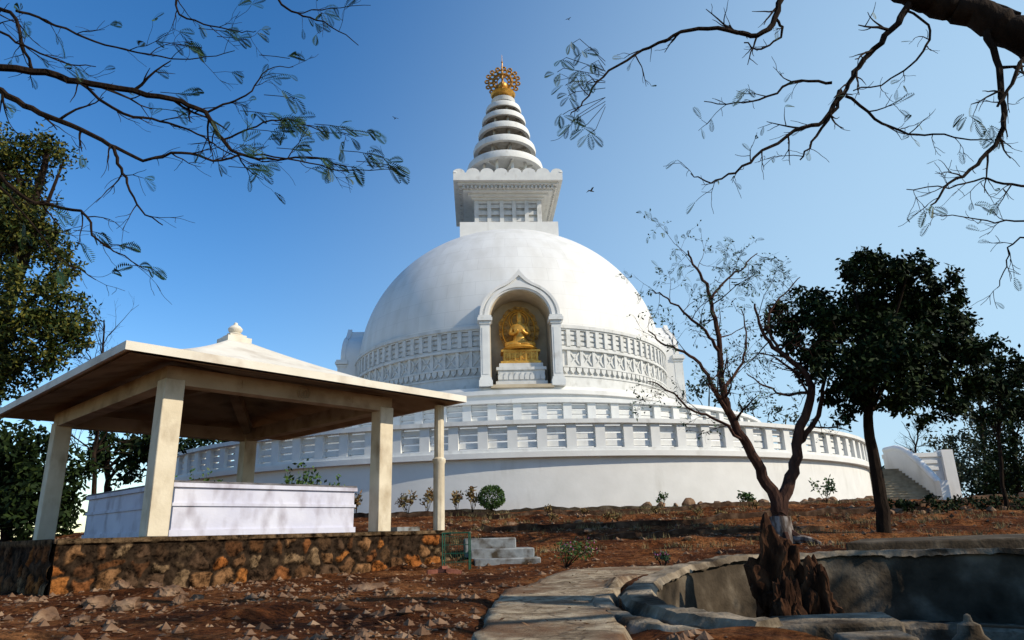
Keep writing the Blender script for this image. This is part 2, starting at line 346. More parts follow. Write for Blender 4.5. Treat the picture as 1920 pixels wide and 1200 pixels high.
def niche(az):
    mb=MB(); strip(mb,arch(1.76,1.66,8.69,12.85),arch(2.28,2.06,8.69,12.85,og=.6),-11.9,-9.0)
    strip(mb,arch(1.85,1.75,12.8,12.86),arch(2.05,1.92,12.8,12.86,og=.25),-11.97,-11.88)
    strip(mb,arch(2.17,1.98,12.8,12.86,og=.5),arch(2.33,2.13,12.8,12.86,og=.72),-12.0,-11.7)
    fr=mb.build('niche_arch',M['white'],st,SO)
    mb=MB(); mb.b2(-2.1,2.1,-9.8,-9.6,8.6,14.8); mb.b2(-1.76,1.76,-12.3,-9.7,8.6,8.78)
    strip(mb,arch(1.7,1.6,8.7,12.85),arch(1.755,1.655,8.7,12.85),-11.75,-9.7)
    bw=mb.build('niche_back',M['nichetan'],fr); bw.location=-SO
    obs=[fr]
    for s_ in(-1,1):
        mb=MB(); x=2.03*s_
        mb.b2(x-.27,x+.27,-12.2,-11.6,8.7,12.5); mb.b2(x-.38,x+.38,-12.32,-11.5,8.7,9.05); mb.b2(x-.33,x+.33,-12.26,-11.55,9.05,9.2)
        mb.b2(x-.33,x+.33,-12.26,-11.55,12.32,12.45); mb.b2(x-.42,x+.42,-12.36,-11.5,12.5,12.68); mb.b2(x-.37,x+.37,-12.3,-11.52,12.68,12.82)
        mb.b2(x-.17,x+.17,-12.225,-12.19,9.4,12.1)
        obs.append(mb.build('niche_pilaster',M['trim'],st,SO))
    for o in obs: o.rotation_euler=(0,0,az)
for a in NI[:2]+NI[3:]: niche(a)
MB().b2(-3.6,3.6,-3.6,3.6,21.0,22.7).build('tower_base',M['white'],st,SO)
hb=MB(); hb.b2(-2.25,2.25,-2.25,2.25,22.7,25.1)
for s4 in range(4):
    T=Matrix.Rotation(s4*PI/2,4,'Z')
    def bb(x0,x1,y0,y1,z0,z1):
        hb.add([T@Vector((a,b,e)) for a in(x0,x1) for b in(y0,y1) for e in(z0,z1)],[(0,1,3,2),(4,6,7,5),(0,4,5,1),(2,3,7,6),(0,2,6,4),(1,5,7,3)])
    for i in range(6):
        x=-2.35+i*.94; bb(x-.15,x+.15,-2.55,-2.2,22.7,25.0)
    for z in(22.75,23.3,23.85,24.4): bb(-2.3,2.3,-2.42,-2.2,z,z+.3)
    bb(-2.3,2.3,-2.5,-2.2,24.75,25.02)
    for i in range(23):
        x=-3.3+i*.3; bb(x-.08,x+.08,-3.66,-3.3,25.48,25.68)
hb.build('tower_body',M['frieze'],st,SO)
hc=MB()
for h,z0,z1 in((2.72,25.0,25.16),(3.0,25.16,25.34),(3.35,25.34,25.5),(3.45,25.5,25.7),(3.75,25.7,25.88),(4.05,25.88,26.5)):
    hc.b2(-h,h,-h,h,z0,z1)
for s4 in range(4):
    T0=Matrix.Rotation(s4*PI/2,4,'Z')
    for i in range(8):
        x=-3.64+i*1.04; rr=.5 if i not in(0,7) else .44
        poly=[(rr*math.cos(t),rr*.75*math.sin(t)) for t in[PI*k/8 for k in range(9)]]
        T=T0@Matrix.Translation((x,-4.04,26.5))@Matrix.Rotation(R(90),4,'X')
        hc.extr(poly,T@Matrix.Translation((0,0,-.2)),.2)
hc.build('tower_cornice',M['trim'],st,SO)
sp_=MB(); sp_.lathe([(2.1,26.4),(1.9,27.0),(1.0,27.3),(.62,27.6),(.55,31),(.45,34),(.45,34.9)],32)
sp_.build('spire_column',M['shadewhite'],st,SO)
sp_=MB(); sp_.lathe([(.45,34.8),(.9,35.05),(1.0,35.35),(.6,35.6),(.3,35.7),(0.01,35.72)],32); sp_.build('spire_cap',M['trim'],st,SO)
rings=((3.05,28.5,.55),(2.52,30.25,.52),(2.1,31.75,.48),(1.78,33.05,.44),(1.45,34.15,.42))
for i,(r,z,h) in enumerate(rings):
    mb=MB(); ri=r*.86
    mb.lathe([(ri,z),(r,z-.03),(r+.03,z+h*.5),(r-.04,z+h),(r*.93,z+h+.03),(ri,z+h*.6),(ri,z)],56)
    ro=mb.build('spire_ring',M['trim'],st,SO); mb=MB()
    mb.lathe([(.4,z+h*.35),(ri*1.02,z+h*.35),(ri*1.02,z+h*.5),(.4,z+h*.5)],40)  # disc added inside each ring, standing in for the shade beneath it
    for k in range(8):
        a=k*PI/4+.2; mb.box((ri*.55*math.cos(a),ri*.55*math.sin(a),z+h*.2),(ri*.9,.14,h*.5),a)
    nb=8 if i else 12
    for k in range(nb):
        a=k*2*PI/nb+.2
        zb=26.9 if i==0 else rings[i-1][1]+.2
        rb_=ri*.86
        mb.tube([Vector((rb_*math.cos(a),rb_*math.sin(a),z+.15)),Vector((rb_*1.04*math.cos(a),rb_*1.04*math.sin(a),zb))],.13 if i==0 else .11,5)
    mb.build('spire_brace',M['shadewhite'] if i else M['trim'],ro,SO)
fi=MB(); fi.lathe([(.3,35.65),(.95,35.8),(1.05,36.0),(.5,36.15),(.3,36.2),(.3,36.5)],24)
bm_=[(.01,36.4)]+[(.42*math.sin(PI*k/10),36.85-.42*math.cos(PI*k/10)) for k in range(1,10)]+[(.12,37.3),(.06,37.8),(.05,39.2),(.09,39.25),(.03,39.4),(.01,40.0)]
fi.lathe(bm_,20); fo=fi.build('finial',M['gold'],st,SO)
def circ(c,r,T,n=12): return [T@Vector((c[0]+r*math.cos(2*PI*k/n),0,c[1]+r*math.sin(2*PI*k/n))) for k in range(n+1)]
for q,az in enumerate((R(-4),R(86))):
    mb=MB(); T=Matrix.Rotation(az,4,'Z'); zc=37.3; S_=1 if q==0 else .85
    mb.tube(circ((0,zc),.78*S_,T,24),.09,5)
    for k in range(14):
        a=R(-62)+R(304)*k/13
        for rr_,ra_,th in((1.0,.2,.085),(1.32,.15,.075)):
            aa=a+(.1 if rr_>1.1 else 0)
            mb.tube(circ((rr_*S_*math.cos(aa),zc+rr_*S_*math.sin(aa)),ra_,T,9),th,5)
        mb.tube([T@Vector((1.4*S_*math.cos(a+.1),0,zc+1.4*S_*math.sin(a+.1))),T@Vector((1.52*S_*math.cos(a+.14),0,zc+1.52*S_*math.sin(a+.14)))],[.08,.02],5)
    for k in range(10):
        a=R(36)*k; mb.tube([T@Vector((.4*math.cos(a),0,zc+.4*math.sin(a))),T@Vector((.9*S_*math.cos(a),0,zc+.9*S_*math.sin(a)))],.06,4)
        mb.tube(circ((.58*math.cos(a+.3),zc+.58*math.sin(a+.3)),.13,T,8),.055,4)
    mb.build('flame_wheel',M['goldold'],fo,SO)
# ---------------------------------------------------------------- statue in niche
T=Matrix.Translation((SX,50,0))@Matrix.Rotation(SA,4,'Z')
sl=T@Vector((0,-11.0,8.78))
su=empty('statue',sl,'golden seated cross-legged statue on a pedestal inside the arched niche','statue',SA)
mb=MB(); mb.b2(-1.45,1.45,-.75,.75,0,.3); mb.b2(-1.32,1.32,-.65,.65,.3,.95); mb.b2(-1.42,1.42,-.72,.72,.95,1.12); mb.b2(-1.25,1.25,-.62,.62,1.12,1.36)
for k in range(9):
    x=-1.2+k*.3; mb.extr([(-.12,0),(.12,0),(.13,.2),(0,.42),(-.13,.2)],Matrix.Translation((x,-.64,.4))@Matrix.Rotation(R(90),4,'X'),.07)
mb.build('stone_pedestal',M['frieze'],su)
mb=MB(); mb.b2(-1.15,1.15,-.58,.58,1.36,1.5); mb.b2(-1.0,1.0,-.48,.48,1.5,2.05); mb.b2(-1.12,1.12,-.56,.56,2.05,2.18)
for k in range(7):
    x=-.93+k*.31; mb.b2(x-.05,x+.05,-.54,-.47,1.5,2.05); mb.tube([Vector((x+.155+.09*math.cos(t),-.5,1.77+.14*math.sin(t))) for t in[PI*j/5 for j in range(11)]] if k<6 else [(0,-.5,1.6),(0,-.5,1.7)],.03,4)
mb.lathe([(.85,2.18),(1.05,2.26),(.95,2.38),(.6,2.4)],24)
mb.build('golden_throne',M['gold'],su)
def skin(name,verts,edges,rad,m,parent,sub=2):
    me=bpy.data.meshes.new(name); me.from_pydata(verts,edges,[]); o=bpy.data.objects.new(name,me); COL.objects.link(o)
    md=o.modifiers.new('s','SKIN'); md.use_smooth_shade=True
    for i,r in enumerate(rad): me.skin_vertices[0].data[i].radius=(r,r)
    me.skin_vertices[0].data[0].use_root=True
    s_=o.modifiers.new('u','SUBSURF'); s_.levels=sub
    dg=bpy.context.evaluated_depsgraph_get(); dg.update(); me2=bpy.data.meshes.new_from_object(o.evaluated_get(dg)); 
    bpy.data.objects.remove(o); o=bpy.data.objects.new(name,me2); COL.objects.link(o); me2.materials.clear(); me2.materials.append(m)
    me2.polygons.foreach_set('use_smooth',[True]*len(me2.polygons)); o.parent=parent; return o
Z=2.33
V=[(0,0,.32),(0,-.02,.8),(0,-.02,1.25),(0,0,1.58),(0,-.01,1.76),(0,-.05,2.02),(0,-.01,2.26),(0,0,2.42)]
rr=[.42,.33,.38,.24,.11,.2,.15,.08]; Ed=[(0,1),(1,2),(2,3),(3,4),(4,5),(5,6),(6,7)]
for s_ in(-1,1):
    n0=len(V); V+=[(.42*s_,-.12,.22),(.9*s_,-.32,.18),(.4*s_,-.52,.19),(-.12*s_,-.5,.22+.05*s_)]; rr+=[.27,.2,.16,.1]; Ed+=[(0,n0),(n0,n0+1),(n0+1,n0+2),(n0+2,n0+3)]
    n0=len(V); V+=[(.42*s_,.0,1.42),(.6*s_,-.08,.95),(.34*s_,-.36,.9),(.1*s_,-.46,1.15)]; rr+=[.17,.14,.11,.08]; Ed+=[(2,n0),(n0,n0+1),(n0+1,n0+2),(n0+2,n0+3)]
V=[(x*.92,y,z*.94+Z) for x,y,z in V]
skin('statue_body',V,Ed,rr,M['gold'],su)
mb=MB(); n=40; poly=[]
for k in range(n):
    a=2*PI*k/n; rx=1.2+.06*math.cos(9*a); z_=1.5+1.5*math.sin(a)+.05*math.cos(11*a); x=rx*math.cos(a)*(1 if math.sin(a)>-.3 else .9)
    poly.append((x,z_+Z-.2))
mb.extr(poly,Matrix.Translation((0,.7,0))@Matrix.Rotation(R(90),4,'X'),.1)
for k in range(18):
    a=2*PI*k/18; mb.tube([Vector((1.07*math.cos(a)+.09*math.cos(t),.57,Z+1.32+1.38*math.sin(a)+.09*math.sin(t))) for t in[PI*j/4 for j in range(9)]],.035,4)
    mb.tube([Vector((.82*math.cos(a)+.1*math.cos(t),.57,Z+1.32+1.1*math.sin(a)+.1*math.sin(t))) for t in[PI*j/4 for j in range(9)]],.03,4)
ho=mb.build('halo',M['goldold'],su); mb=MB()
for r_ in(.42,.56): mb.tube([Vector((r_*math.cos(2*PI*k/24),.5,Z+1.92+r_*math.sin(2*PI*k/24))) for k in range(25)],.04,5)
mb.tube([Vector((.96*math.cos(2*PI*k/32),.55,Z+1.32+1.25*math.sin(2*PI*k/32))) for k in range(33)],.045,5)
mb.build('halo_rim',M['gold'],ho)
# ---------------------------------------------------------------- stair at right of stupa
gz=2.05
so3=(21.6,40.5,gz)
sr=empty('terrace_staircase',so3,'tan steps with curved white balustrade at the right end of the terrace','staircase')
mb=MB(); n=12
for i in range(n): mb.b2(19.6,22.6,38.7+i*.3,43.0,gz-.6 if i==0 else gz+i*.155-.02,gz+(i+1)*.155-.03); mb.b2(19.6,22.6,38.66+i*.3,38.96+i*.3,gz+(i+1)*.155-.03,gz+(i+1)*.155)
mb.b2(18,24.0,43.0,47,gz-.5,3.93)
mb.build('steps',M['stepstone'],sr,so3)
x0=22.6
poly=[(38.3,gz-.6),(43.4,gz-.6),(43.4,5.1),(42.2,5.1)]+[(42.2-3.9*t,5.06-2.45*(1-math.cos(t*PI/2))**.9) for t in[k/20 for k in range(1,21)]]
mb=MB(); mb.extr(poly,Matrix.Translation((x0,0,0))@Matrix(((0,0,1,0),(1,0,0,0),(0,1,0,0),(0,0,0,1))),.3)
mb.b2(x0-.07,x0+.37,38.05,38.5,gz-.6,2.95); mb.tube([Vector((x0+.15,y,z+.02)) for y,z in poly[2:]],.2,8)
mb.build('balustrade',M['white'],sr,so3,ang=50)
pw=MB(); pw.b2(22.95,26.9,43.8,44.2,1.4,4.7); pw.b2(22.94,27.0,43.7,44.3,4.7,4.95); pw.b2(26.3,27.0,43.6,44.35,1.4,5.1); pw.b2(23.4,24.5,43.72,43.8,3.9,4.1);pw.b2(23.4,24.5,43.72,43.8,4.3,4.5); pw.b2(24.9,26.0,43.72,43.8,3.9,4.1);pw.b2(24.9,26.0,43.72,43.8,4.3,4.5)
single(pw,'parapet_wall',M['white'],(25.5,44,1.4),'white parapet wall with coping to the right of the terrace staircase','wall')
# ---------------------------------------------------------------- GAZEBO
GA=math.atan2(.738,.675); GL=Vector((-5.4,10.7,.2)); FL=1.0
gb=empty('gazebo',GL,'cream open gazebo with a hipped roof on a rubble stone plinth','gazebo',GA)
zo=GL.z
def G(mb,name,m,par=gb,**k): return mb.build(name,m,par,(0,0,zo),**k)
gT=Matrix.Translation((GL.x,GL.y,0))@Matrix.Rotation(GA,4,'Z')
X0,X1,Y0,Y1=-1.3,5.6,-.25,6.9
def stone_face(Lx,H,T,seed,res=.022):
    rn=random.Random(seed); pts=[]
    for row,(wa,wb,za,zb) in enumerate(((.22,.5,.1,.24),(.18,.42,.36,.44),(.2,.5,.56,.64))):
        x=-.1-row*.07
        while x<Lx+.2:
            w=rn.uniform(wa,wb); pts.append((x+w/2,rn.uniform(za,zb),w,row,rn.random())); x+=w
    nx_=int(Lx/res); nz=int(H/res); vs=[]; cs=[]
    pal=[(.27,.095,.025),(.20,.105,.048),(.12,.062,.03),(.31,.12,.033),(.19,.125,.07),(.075,.045,.027),(.18,.07,.025),(.24,.16,.09)]
    for j in range(nz+1):
        for i in range(nx_+1):
            s_=Lx*i/nx_; z=H*j/nz; nn=noise.noise(Vector((s_*4,z*4,seed)))*.15; n2_=noise.noise(Vector((s_*4,z*4,seed+9)))*.12
            best=[9,9]; bi=None
            for q in pts:
                if abs(q[0]-s_)>.8: continue
                d=math.hypot((q[0]-s_-nn)*.85,(q[1]-z-n2_)*(.95 if q[3]==0 else 1.3))
                if d<best[0]: best=[d,best[0]]; bi=q
                elif d<best[1]: best[1]=d
            e=best[1]-best[0]+noise.noise(Vector((s_*18,z*18,4)))*.04; thr=(.03,.05,.08)[bi[3]]
            k=ss(thr,thr+.035,e)
            if bi[3]==2 and bi[4]<.55: k*=.2
            if bi[3]==1 and bi[4]<.2: k*=.3
            if z>H-.12: k*=max(0,(H-z-.07)/.05)
            c=pal[int(bi[4]*97)%8]; mo=(.034,.022,.014)
            if z>H-.07: mo=(.12,.08,.045); k=0
            cs.append([mo[t]*(1-k)+c[t]*k for t in range(3)]+[1])
            out=.03+.035*k+noise.noise(Vector((s_*9,z*9,2)))*.025
            if z>H-.07: out=.07+noise.noise(Vector((s_*3,0,2)))*.02
            vs.append(T@Vector((s_,-out,z)))
    fs=[(j*(nx_+1)+i,j*(nx_+1)+i+1,(j+1)*(nx_+1)+i+1,(j+1)*(nx_+1)+i) for j in range(nz) for i in range(nx_)]
    return vs,fs,cs
H=FL-zo
allv=[];allf=[];allc=[]
for Lx,T,sd,rs in((X1-X0+.04,Matrix.Translation((X0-.02,Y0,0)),3,.02),(Y1-Y0,Matrix.Translation((X0,Y1,0))@Matrix.Rotation(-PI/2,4,'Z'),8,.05),(Y1-Y0,Matrix.Translation((X1,Y0,0))@Matrix.Rotation(PI/2,4,'Z'),11,.04)):
    v,f,c=stone_face(Lx,H,T,sd,rs); o=len(allv); allv+=v; allf+=[tuple(i+o for i in q) for q in f]; allc+=c
tmp=MB(); tmp.b2(X0,X1,Y0,Y1,0,H-.02); tmp.b2(X0-.05,X1+.05,Y0-.05,Y1,H-.06,H-.004); o=len(allv); allv+=tmp.v; allf+=[tuple(i+o for i in q) for q in tmp.f]; allc+=[[.12,.085,.06,1]]*16
mb=MB(); mb.v=allv; mb.f=allf; pl=mb.build('stone_plinth',M['stonewall'],gb,fix=False,ang=60)
ca=pl.data.color_attributes.new('stone','FLOAT_COLOR','POINT')
for i,c in enumerate(allc): ca.data[i].color=c
for (x,y) in((0,0),(4.1,0),(0,5.5),(4.1,5.5)):
    mb=MB(); mb.b2(x-.155,x+.155,y-.155,y+.155,FL,3.36); o=G(mb,'post',M['cream']); bv=o.modifiers.new('b','BEVEL'); bv.width=.012
mb=MB(); mb.lathe([(.115,FL),(.115,2.3),(.135,2.33),(.135,2.4),(.1,2.43),(.1,3.5)],10,(5.33,-.3,0)); G(mb,'round_post',M['cream'])
for x0,x1,y0,y1 in((-.13,4.23,-.13,.13),(-.13,4.23,5.37,5.63),(-.13,.13,.13,5.37),(3.97,4.23,.13,5.37)):
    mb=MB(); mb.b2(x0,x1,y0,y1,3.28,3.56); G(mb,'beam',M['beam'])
mb=MB(); 
for rr_ in(.12,.075): mb.tube([Vector((2.25+rr_*math.cos(t),-.14,3.42+rr_*math.sin(t))) for t in[PI*j/8 for j in range(17)]],.012,5)
for k in range(3):
    a=k*2*PI/3; mb.tube([Vector((2.25+r_*math.cos(a+r_*14),-.14,3.42+r_*math.sin(a+r_*14))) for r_ in(.01,.03,.05,.07)],.012,4)
for xx in(1.1,3.3):
    mb.tube([(xx-.08,-.135,3.42),(xx+.08,-.135,3.42)],.01,4); mb.tube([(xx,-.135,3.36),(xx,-.135,3.48)],.01,4)
G(mb,'round_emblem',M['beam'])
ex0,ex1,ey0,ey1=-1.0,5.6,-.85,6.5; cxr,cyr=2.25,2.8
def roofsurf(zf,N=24,lim=.92,inset=0):
    vs=[];fs=[]
    ts=[1-lim*i/N for i in range(N+1)]
    per=[(-1+2*k/12,-1) for k in range(12)]+[(1,-1+2*k/12) for k in range(12)]+[(1-2*k/12,1) for k in range(12)]+[(-1,1-2*k/12) for k in range(12)]
    for s_ in ts:
        for u,v in per:
            x=cxr+(u*s_*((ex1-cxr-inset) if u>0 else (cxr-ex0-inset))); y=cyr+(v*s_*((ey1-cyr-inset) if v>0 else (cyr-ey0-inset)))
            vs.append((x,y,zf(1-s_)))
    n=len(per)
    for i in range(N):
        for k in range(n): fs.append((i*n+k,i*n+(k+1)%n,(i+1)*n+(k+1)%n,(i+1)*n+k))
    fs.append(tuple(N*n+k for k in range(n)))
    return vs,fs,n
mb=MB(); v,f,n=roofsurf(lambda t:3.66+1.42*t**1.42); mb.add(v,f); v2,f2,_=roofsurf(lambda t:3.53+.75*t,24); mb.add(v2,f2)
o=len(v); mb.f+= [(k,(k+1)%n,o+(k+1)%n,o+k) for k in range(n)]
rf=G(mb,'roof',M['roofwhite'],ang=50)
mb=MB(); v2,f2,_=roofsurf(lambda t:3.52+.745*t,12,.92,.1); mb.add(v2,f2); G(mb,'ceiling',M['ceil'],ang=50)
mb=MB(); mb.box((cxr,cyr,4.98),(.52,.52,.12)); mb.box((cxr,cyr,5.07),(.36,.36,.07)); mb.lathe([(.14,5.1),(.16,5.14),(.1,5.17),(.14,5.21),(.15,5.26),(.1,5.32),(.045,5.35),(.04,5.39),(.01,5.41)],20,(cxr,cyr,0))
mb.build('roof_finial',M['roofwhite'],rf,(0,0,zo))
for (x,y) in((0,0),(4.1,0),(0,5.5),(4.1,5.5)):
    mb=MB(); a=Vector((x,y,3.5)); b_=Vector((cxr,cyr,4.1)); d=b_-a; 
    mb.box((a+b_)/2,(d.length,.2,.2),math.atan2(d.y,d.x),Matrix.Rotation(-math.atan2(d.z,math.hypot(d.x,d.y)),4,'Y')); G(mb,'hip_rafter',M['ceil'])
mb=MB(); a0,a1,b0,b1=.35,3.7,.28,4.3; zt=FL+.82
mb.b2(a0,a1,b0,b1,FL+.004,zt); mb.b2(a0-.03,a1+.03,b0-.03,b1+.03,FL+.004,FL+.1); mb.b2(a0-.025,a1+.025,b0-.025,b1+.025,FL+.46,FL+.51); mb.b2(a0-.04,a1+.04,b0-.04,b1+.04,zt-.07,zt-.004)
w=empty('low_wall',gT@Vector((2,2,FL)),'lilac white rendered low wall with ledges standing on the gazebo floor','low wall',GA)
mb.build('wall_body',M['lilac'],w,(2,2,FL)); MB().b2(a0-.03,a1+.03,b0-.03,b1+.03,zt-.003,zt+.03).build('coping',M['capdark'],w,(2,2,FL))
mb=MB(); mb.box((0,0,.04),(.62,.4,.08)); w=mb.build('white_slab',M['bluewhite'],None); w.location=gT@Vector((4.75,.15,FL)); w.rotation_euler=(0,0,GA+.1); tag(w,'small flat white slab lying on the plinth edge near the round post','slab')
sp0=Vector((-.3,13.9,hg(-.3,13.9)-.1)); es=empty('plinth_steps',sp0,'low bluish white steps beside the right end of the plinth','steps',R(6))
for i,(x0,x1,y0,z1) in enumerate(((-.55,.72,0,.2),(-.6,.66,.45,.37),(-.7,.35,.95,.57))):
    mb=MB(); mb.b2(x0,x1,y0,y0+.9,0,z1); o=mb.build('step',M['bluewhite'],es); bv=o.modifiers.new('b','BEVEL'); bv.width=.02
cg=at(856,1012,13.4); cg.z=hg(cg.x,cg.y)
ec=empty('wire_tree_guard',cg,'small green wire cage standing beside the plinth steps','tree guard')
mb=MB()
for x in(-.24,.24):
    for y in(-.2,.2): mb.tube([(x,y,0),(x,y,.67)],.013,5)
mb.build('guard_legs',M['greenpaint'],ec); mb=MB()
for z in(.15,.3,.45,.6,.66):
    mb.tube([(-.24,-.2,z),(.24,-.2,z),(.24,.2,z),(-.24,.2,z),(-.24,-.2,z)],.004 if z<.65 else .013,4)
for k in range(1,6):
    for y in(-.2,.2): mb.tube([(-.24+k*.08,y,.08),(-.24+k*.08,y,.66)],.003,4)
mb.build('wire_mesh',M['greenpaint'],ec)
# ---------------------------------------------------------------- basin
bo=(BC[0],BC[1],-.6)
be=empty('pond_basin',bo,'dry round concrete pond basin with a raised back wall and low kerb','basin')
def arcwall(mb,r0,r1,z0,zt,a0,a1,n,jit=.0):
    vs=[]
    for i in range(n+1):
        a=a0+(a1-a0)*i/n; zz=zt(a) if callable(zt) else zt; c,s_=math.cos(a),math.sin(a)
        j=(noise.noise(Vector((c*6,s_*6,r1)))+noise.noise(Vector((c*18,s_*18,r1)))*.7+noise.noise(Vector((c*45,s_*45,r1)))*.45)*jit
        ji=(noise.noise(Vector((c*9,s_*9,r1+4)))+noise.noise(Vector((c*30,s_*30,r1+4)))*.6)*jit
        for r,z in((r0,z0),(r0+ji,zz-.05+j*.5),(r0+.04+ji,zz+j*.5),(r1-.05+j,zz+ji*.5),(r1+j,zz-.06+j*.5),(r1,z0)): vs.append((BC[0]+r*c,BC[1]+r*s_,z))
    fs=[(i*6+k,i*6+k+1,(i+1)*6+k+1,(i+1)*6+k) for i in range(n) for k in range(5)]+[(0,1,2,3,4,5),tuple(n*6+k for k in range(6))]
    mb.add(vs,fs)
mb=MB(); arcwall(mb,2.74,2.95,-.3,lambda a:.35+.02*math.sin(a*3),R(165),R(320),200,.035); mb.build('outer_kerb',M['concrete'],be,bo,ang=50)
rimz=lambda a:.60-.22*ss(R(110),R(188),a)
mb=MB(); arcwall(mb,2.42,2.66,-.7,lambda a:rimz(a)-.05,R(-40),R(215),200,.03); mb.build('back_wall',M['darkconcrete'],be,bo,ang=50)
mb=MB(); arcwall(mb,2.4,2.67,.2,rimz,R(-40),R(215),260,.04)
for i in range(0,len(mb.v),6):
    zt_=mb.v[i+2].z; kk=i//6
    mb.v[i].z=zt_-.05-.05*abs(noise.noise(Vector((kk*.3,1,1)))); mb.v[i+5].z=zt_-.08-.06*abs(noise.noise(Vector((kk*.3,4,1))))
mb.build('wall_rim',M['concrete'],be,bo,ang=40)
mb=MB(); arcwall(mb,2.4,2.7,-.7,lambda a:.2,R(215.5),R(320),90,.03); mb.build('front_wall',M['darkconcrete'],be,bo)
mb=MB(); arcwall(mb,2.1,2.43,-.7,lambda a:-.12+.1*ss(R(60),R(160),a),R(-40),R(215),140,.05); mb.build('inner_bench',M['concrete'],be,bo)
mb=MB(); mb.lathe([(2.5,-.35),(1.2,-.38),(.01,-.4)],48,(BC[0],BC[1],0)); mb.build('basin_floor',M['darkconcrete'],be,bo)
def rock(loc,size,seed,rz=0,sharp=.35,sub=3,nb=11):
    bm=bmesh.new(); bmesh.ops.create_icosphere(bm,subdivisions=sub,radius=1); rn=random.Random(seed)
    pls=[(Vector((rn.gauss(0,1),rn.gauss(0,1),rn.gauss(0,1))).normalized(),rn.uniform(.5,.85)) for _ in range(nb)]
    mb=MB(); vs=[]
    for v in bm.verts:
        c=v.co.copy()
        for nrm,d in pls:
            q=c.dot(nrm)
            if q>d: c-=nrm*(q-d)
        c+=c.normalized()*(noise.noise(c*2.2+Vector((seed,0,0)))*sharp*.35+noise.noise(Vector((c.x*5,c.y*5,c.z*2))+Vector((seed,3,0)))*sharp*.22+noise.noise(c*11+Vector((seed,7,0)))*sharp*.1)
        c=Vector((c.x*size[0],c.y*size[1],c.z*size[2])); c.rotate(Matrix.Rotation(rz,3,'Z')); vs.append(c+Vector(loc))
    mb.add(vs,[tuple(x.index for x in f.verts) for f in bm.faces]); bm.free(); return mb
def rockobj(name,m,loc,size,seed,label,cat='rock',group=None,rz=0,sharp=.35,sub=3,ang=28,nb=11):
    return single(rock(loc,size,seed,rz,sharp,sub,nb),name,m,loc,label,cat,group,ang=ang)
for px,pyt,Y,w_,zb,sd,lb in((1436,988,6.95,.26,-.3,1,'tallest upright brown stone standing in the pond basin'),(1484,1035,6.8,.23,-.3,2,'middle upright rusty stone in the pond basin'),(1524,1055,6.65,.2,-.3,3,'right upright jagged stone in the pond basin'),(1466,1090,6.4,.18,-.3,4,'short brown stone in front of the tallest pond stone')):
    p=at(px,pyt,Y); h=(p.z-zb)/2; rockobj('upright_rock',M['pondrock'],(p.x,Y,zb+h-.03),(w_*1.1,w_,h*1.18),sd+20,lb,rz=sd,sharp=1.05,sub=5,ang=20,nb=15)
def blockat(px,py,Y,sx,sy,h,rz,lb,name='concrete_block'):
    p=at(px,py,Y); mb=MB(); mb.box((0,0,-h/2),(sx,sy,h)); o=mb.build(name,M['concrete'],None); bv=o.modifiers.new('b','BEVEL'); bv.width=.025; bv.segments=2
    o.location=p; o.rotation_euler=(R(2),R(-2),rz); tag(o,lb,'block'); return o
blockat(1560,1160,5.6,.85,.5,.7,R(-12),'wide grey concrete slab block below the pond stones')
blockat(1640,1190,4.7,.42,.3,.7,R(-5),'small square concrete block at the bottom edge of the pond')
blockat(1330,1165,5.9,.4,.7,.6,R(30),'sloping concrete block inside the left rim of the pond')
p=at(1815,1165,5.2); mb=MB(); mb.lathe([(.12,-.8),(.12,-.12),(.08,-.08),(.07,-.02),(.03,0),(.02,.04),(.005,.05)],12); o=mb.build('fountain_nozzle',M['concrete'],None); o.location=p; tag(o,'small conical fountain nozzle inside the pond at lower right','fountain nozzle')
a=at(1835,1172,5.3); b_=at(1990,1180,5.1); single(MB().tube([a,b_],.012,6),'water_pipe',M['darkconcrete'],tuple(a),'thin dark pipe crossing the pond behind the nozzle','pipe')
mb=MB(); poly=[(5.0,11.2),(12.5,10.6),(13.5,14.5),(6.4,13.6)]
mb.extr(poly,Matrix.Translation((0,0,.2)),.42)
o=single(mb,'concrete_platform',M['darkconcrete'],(8,12,.2),'long flat dark concrete platform behind the pond under the trees','platform')
bv=o.modifiers.new('b','BEVEL'); bv.width=.03; bv.segments=2
def kerb(r,a0,a1,h,w,name,lb,m,seed):
    mb=MB(); n=int(abs(a1-a0)*r/.22); vs=[]
    for i in range(n+1):
        a=a0+(a1-a0)*i/n; r_=r+noise.noise(Vector((i*.1,seed,5)))*.25; c,s_=math.cos(a),math.sin(a); x,y=r_*c,50+r_*s_; gz=hg(x,y)
        j=noise.noise(Vector((i*.7,seed,0)))*.07
        for q,z in((0,-.3),(0,h+j),(w+j,h+j),(w+j,-.3)): vs.append(((r_-w+q)*c,50+(r_-w+q)*s_,gz+z))
    fs=[(i*4+k,i*4+k+1,(i+1)*4+k+1,(i+1)*4+k) for i in range(n) for k in range(3)]+[(0,1,2,3),tuple(n*4+k for k in range(4))]
    mb.add(vs,fs); am=(a0+a1)/2; loc=(r*math.cos(am),50+r*math.sin(am),1); return single(mb,name,m,loc,lb,'kerb',ang=30)
kerb(23.6,R(245),R(325),.16,.3,'bed_kerb','inner dark stone kerb of the planting bed along the terrace wall',M['darkconcrete'],1)
kerb(25.4,R(247),R(322),.15,.2,'bed_kerb','middle dark stone kerb crossing the slope before the stupa',M['soilkerb'],2)
kerb(29.6,R(268),R(318),.15,.2,'bed_kerb','outer low stone kerb nearest the forked tree',M['soilkerb'],3)
kerb(32.4,R(273),R(284),.12,.2,'bed_kerb','short dark stone kerb on the slope left of the forked tree',M['soilkerb'],4)
rn=random.Random(3)
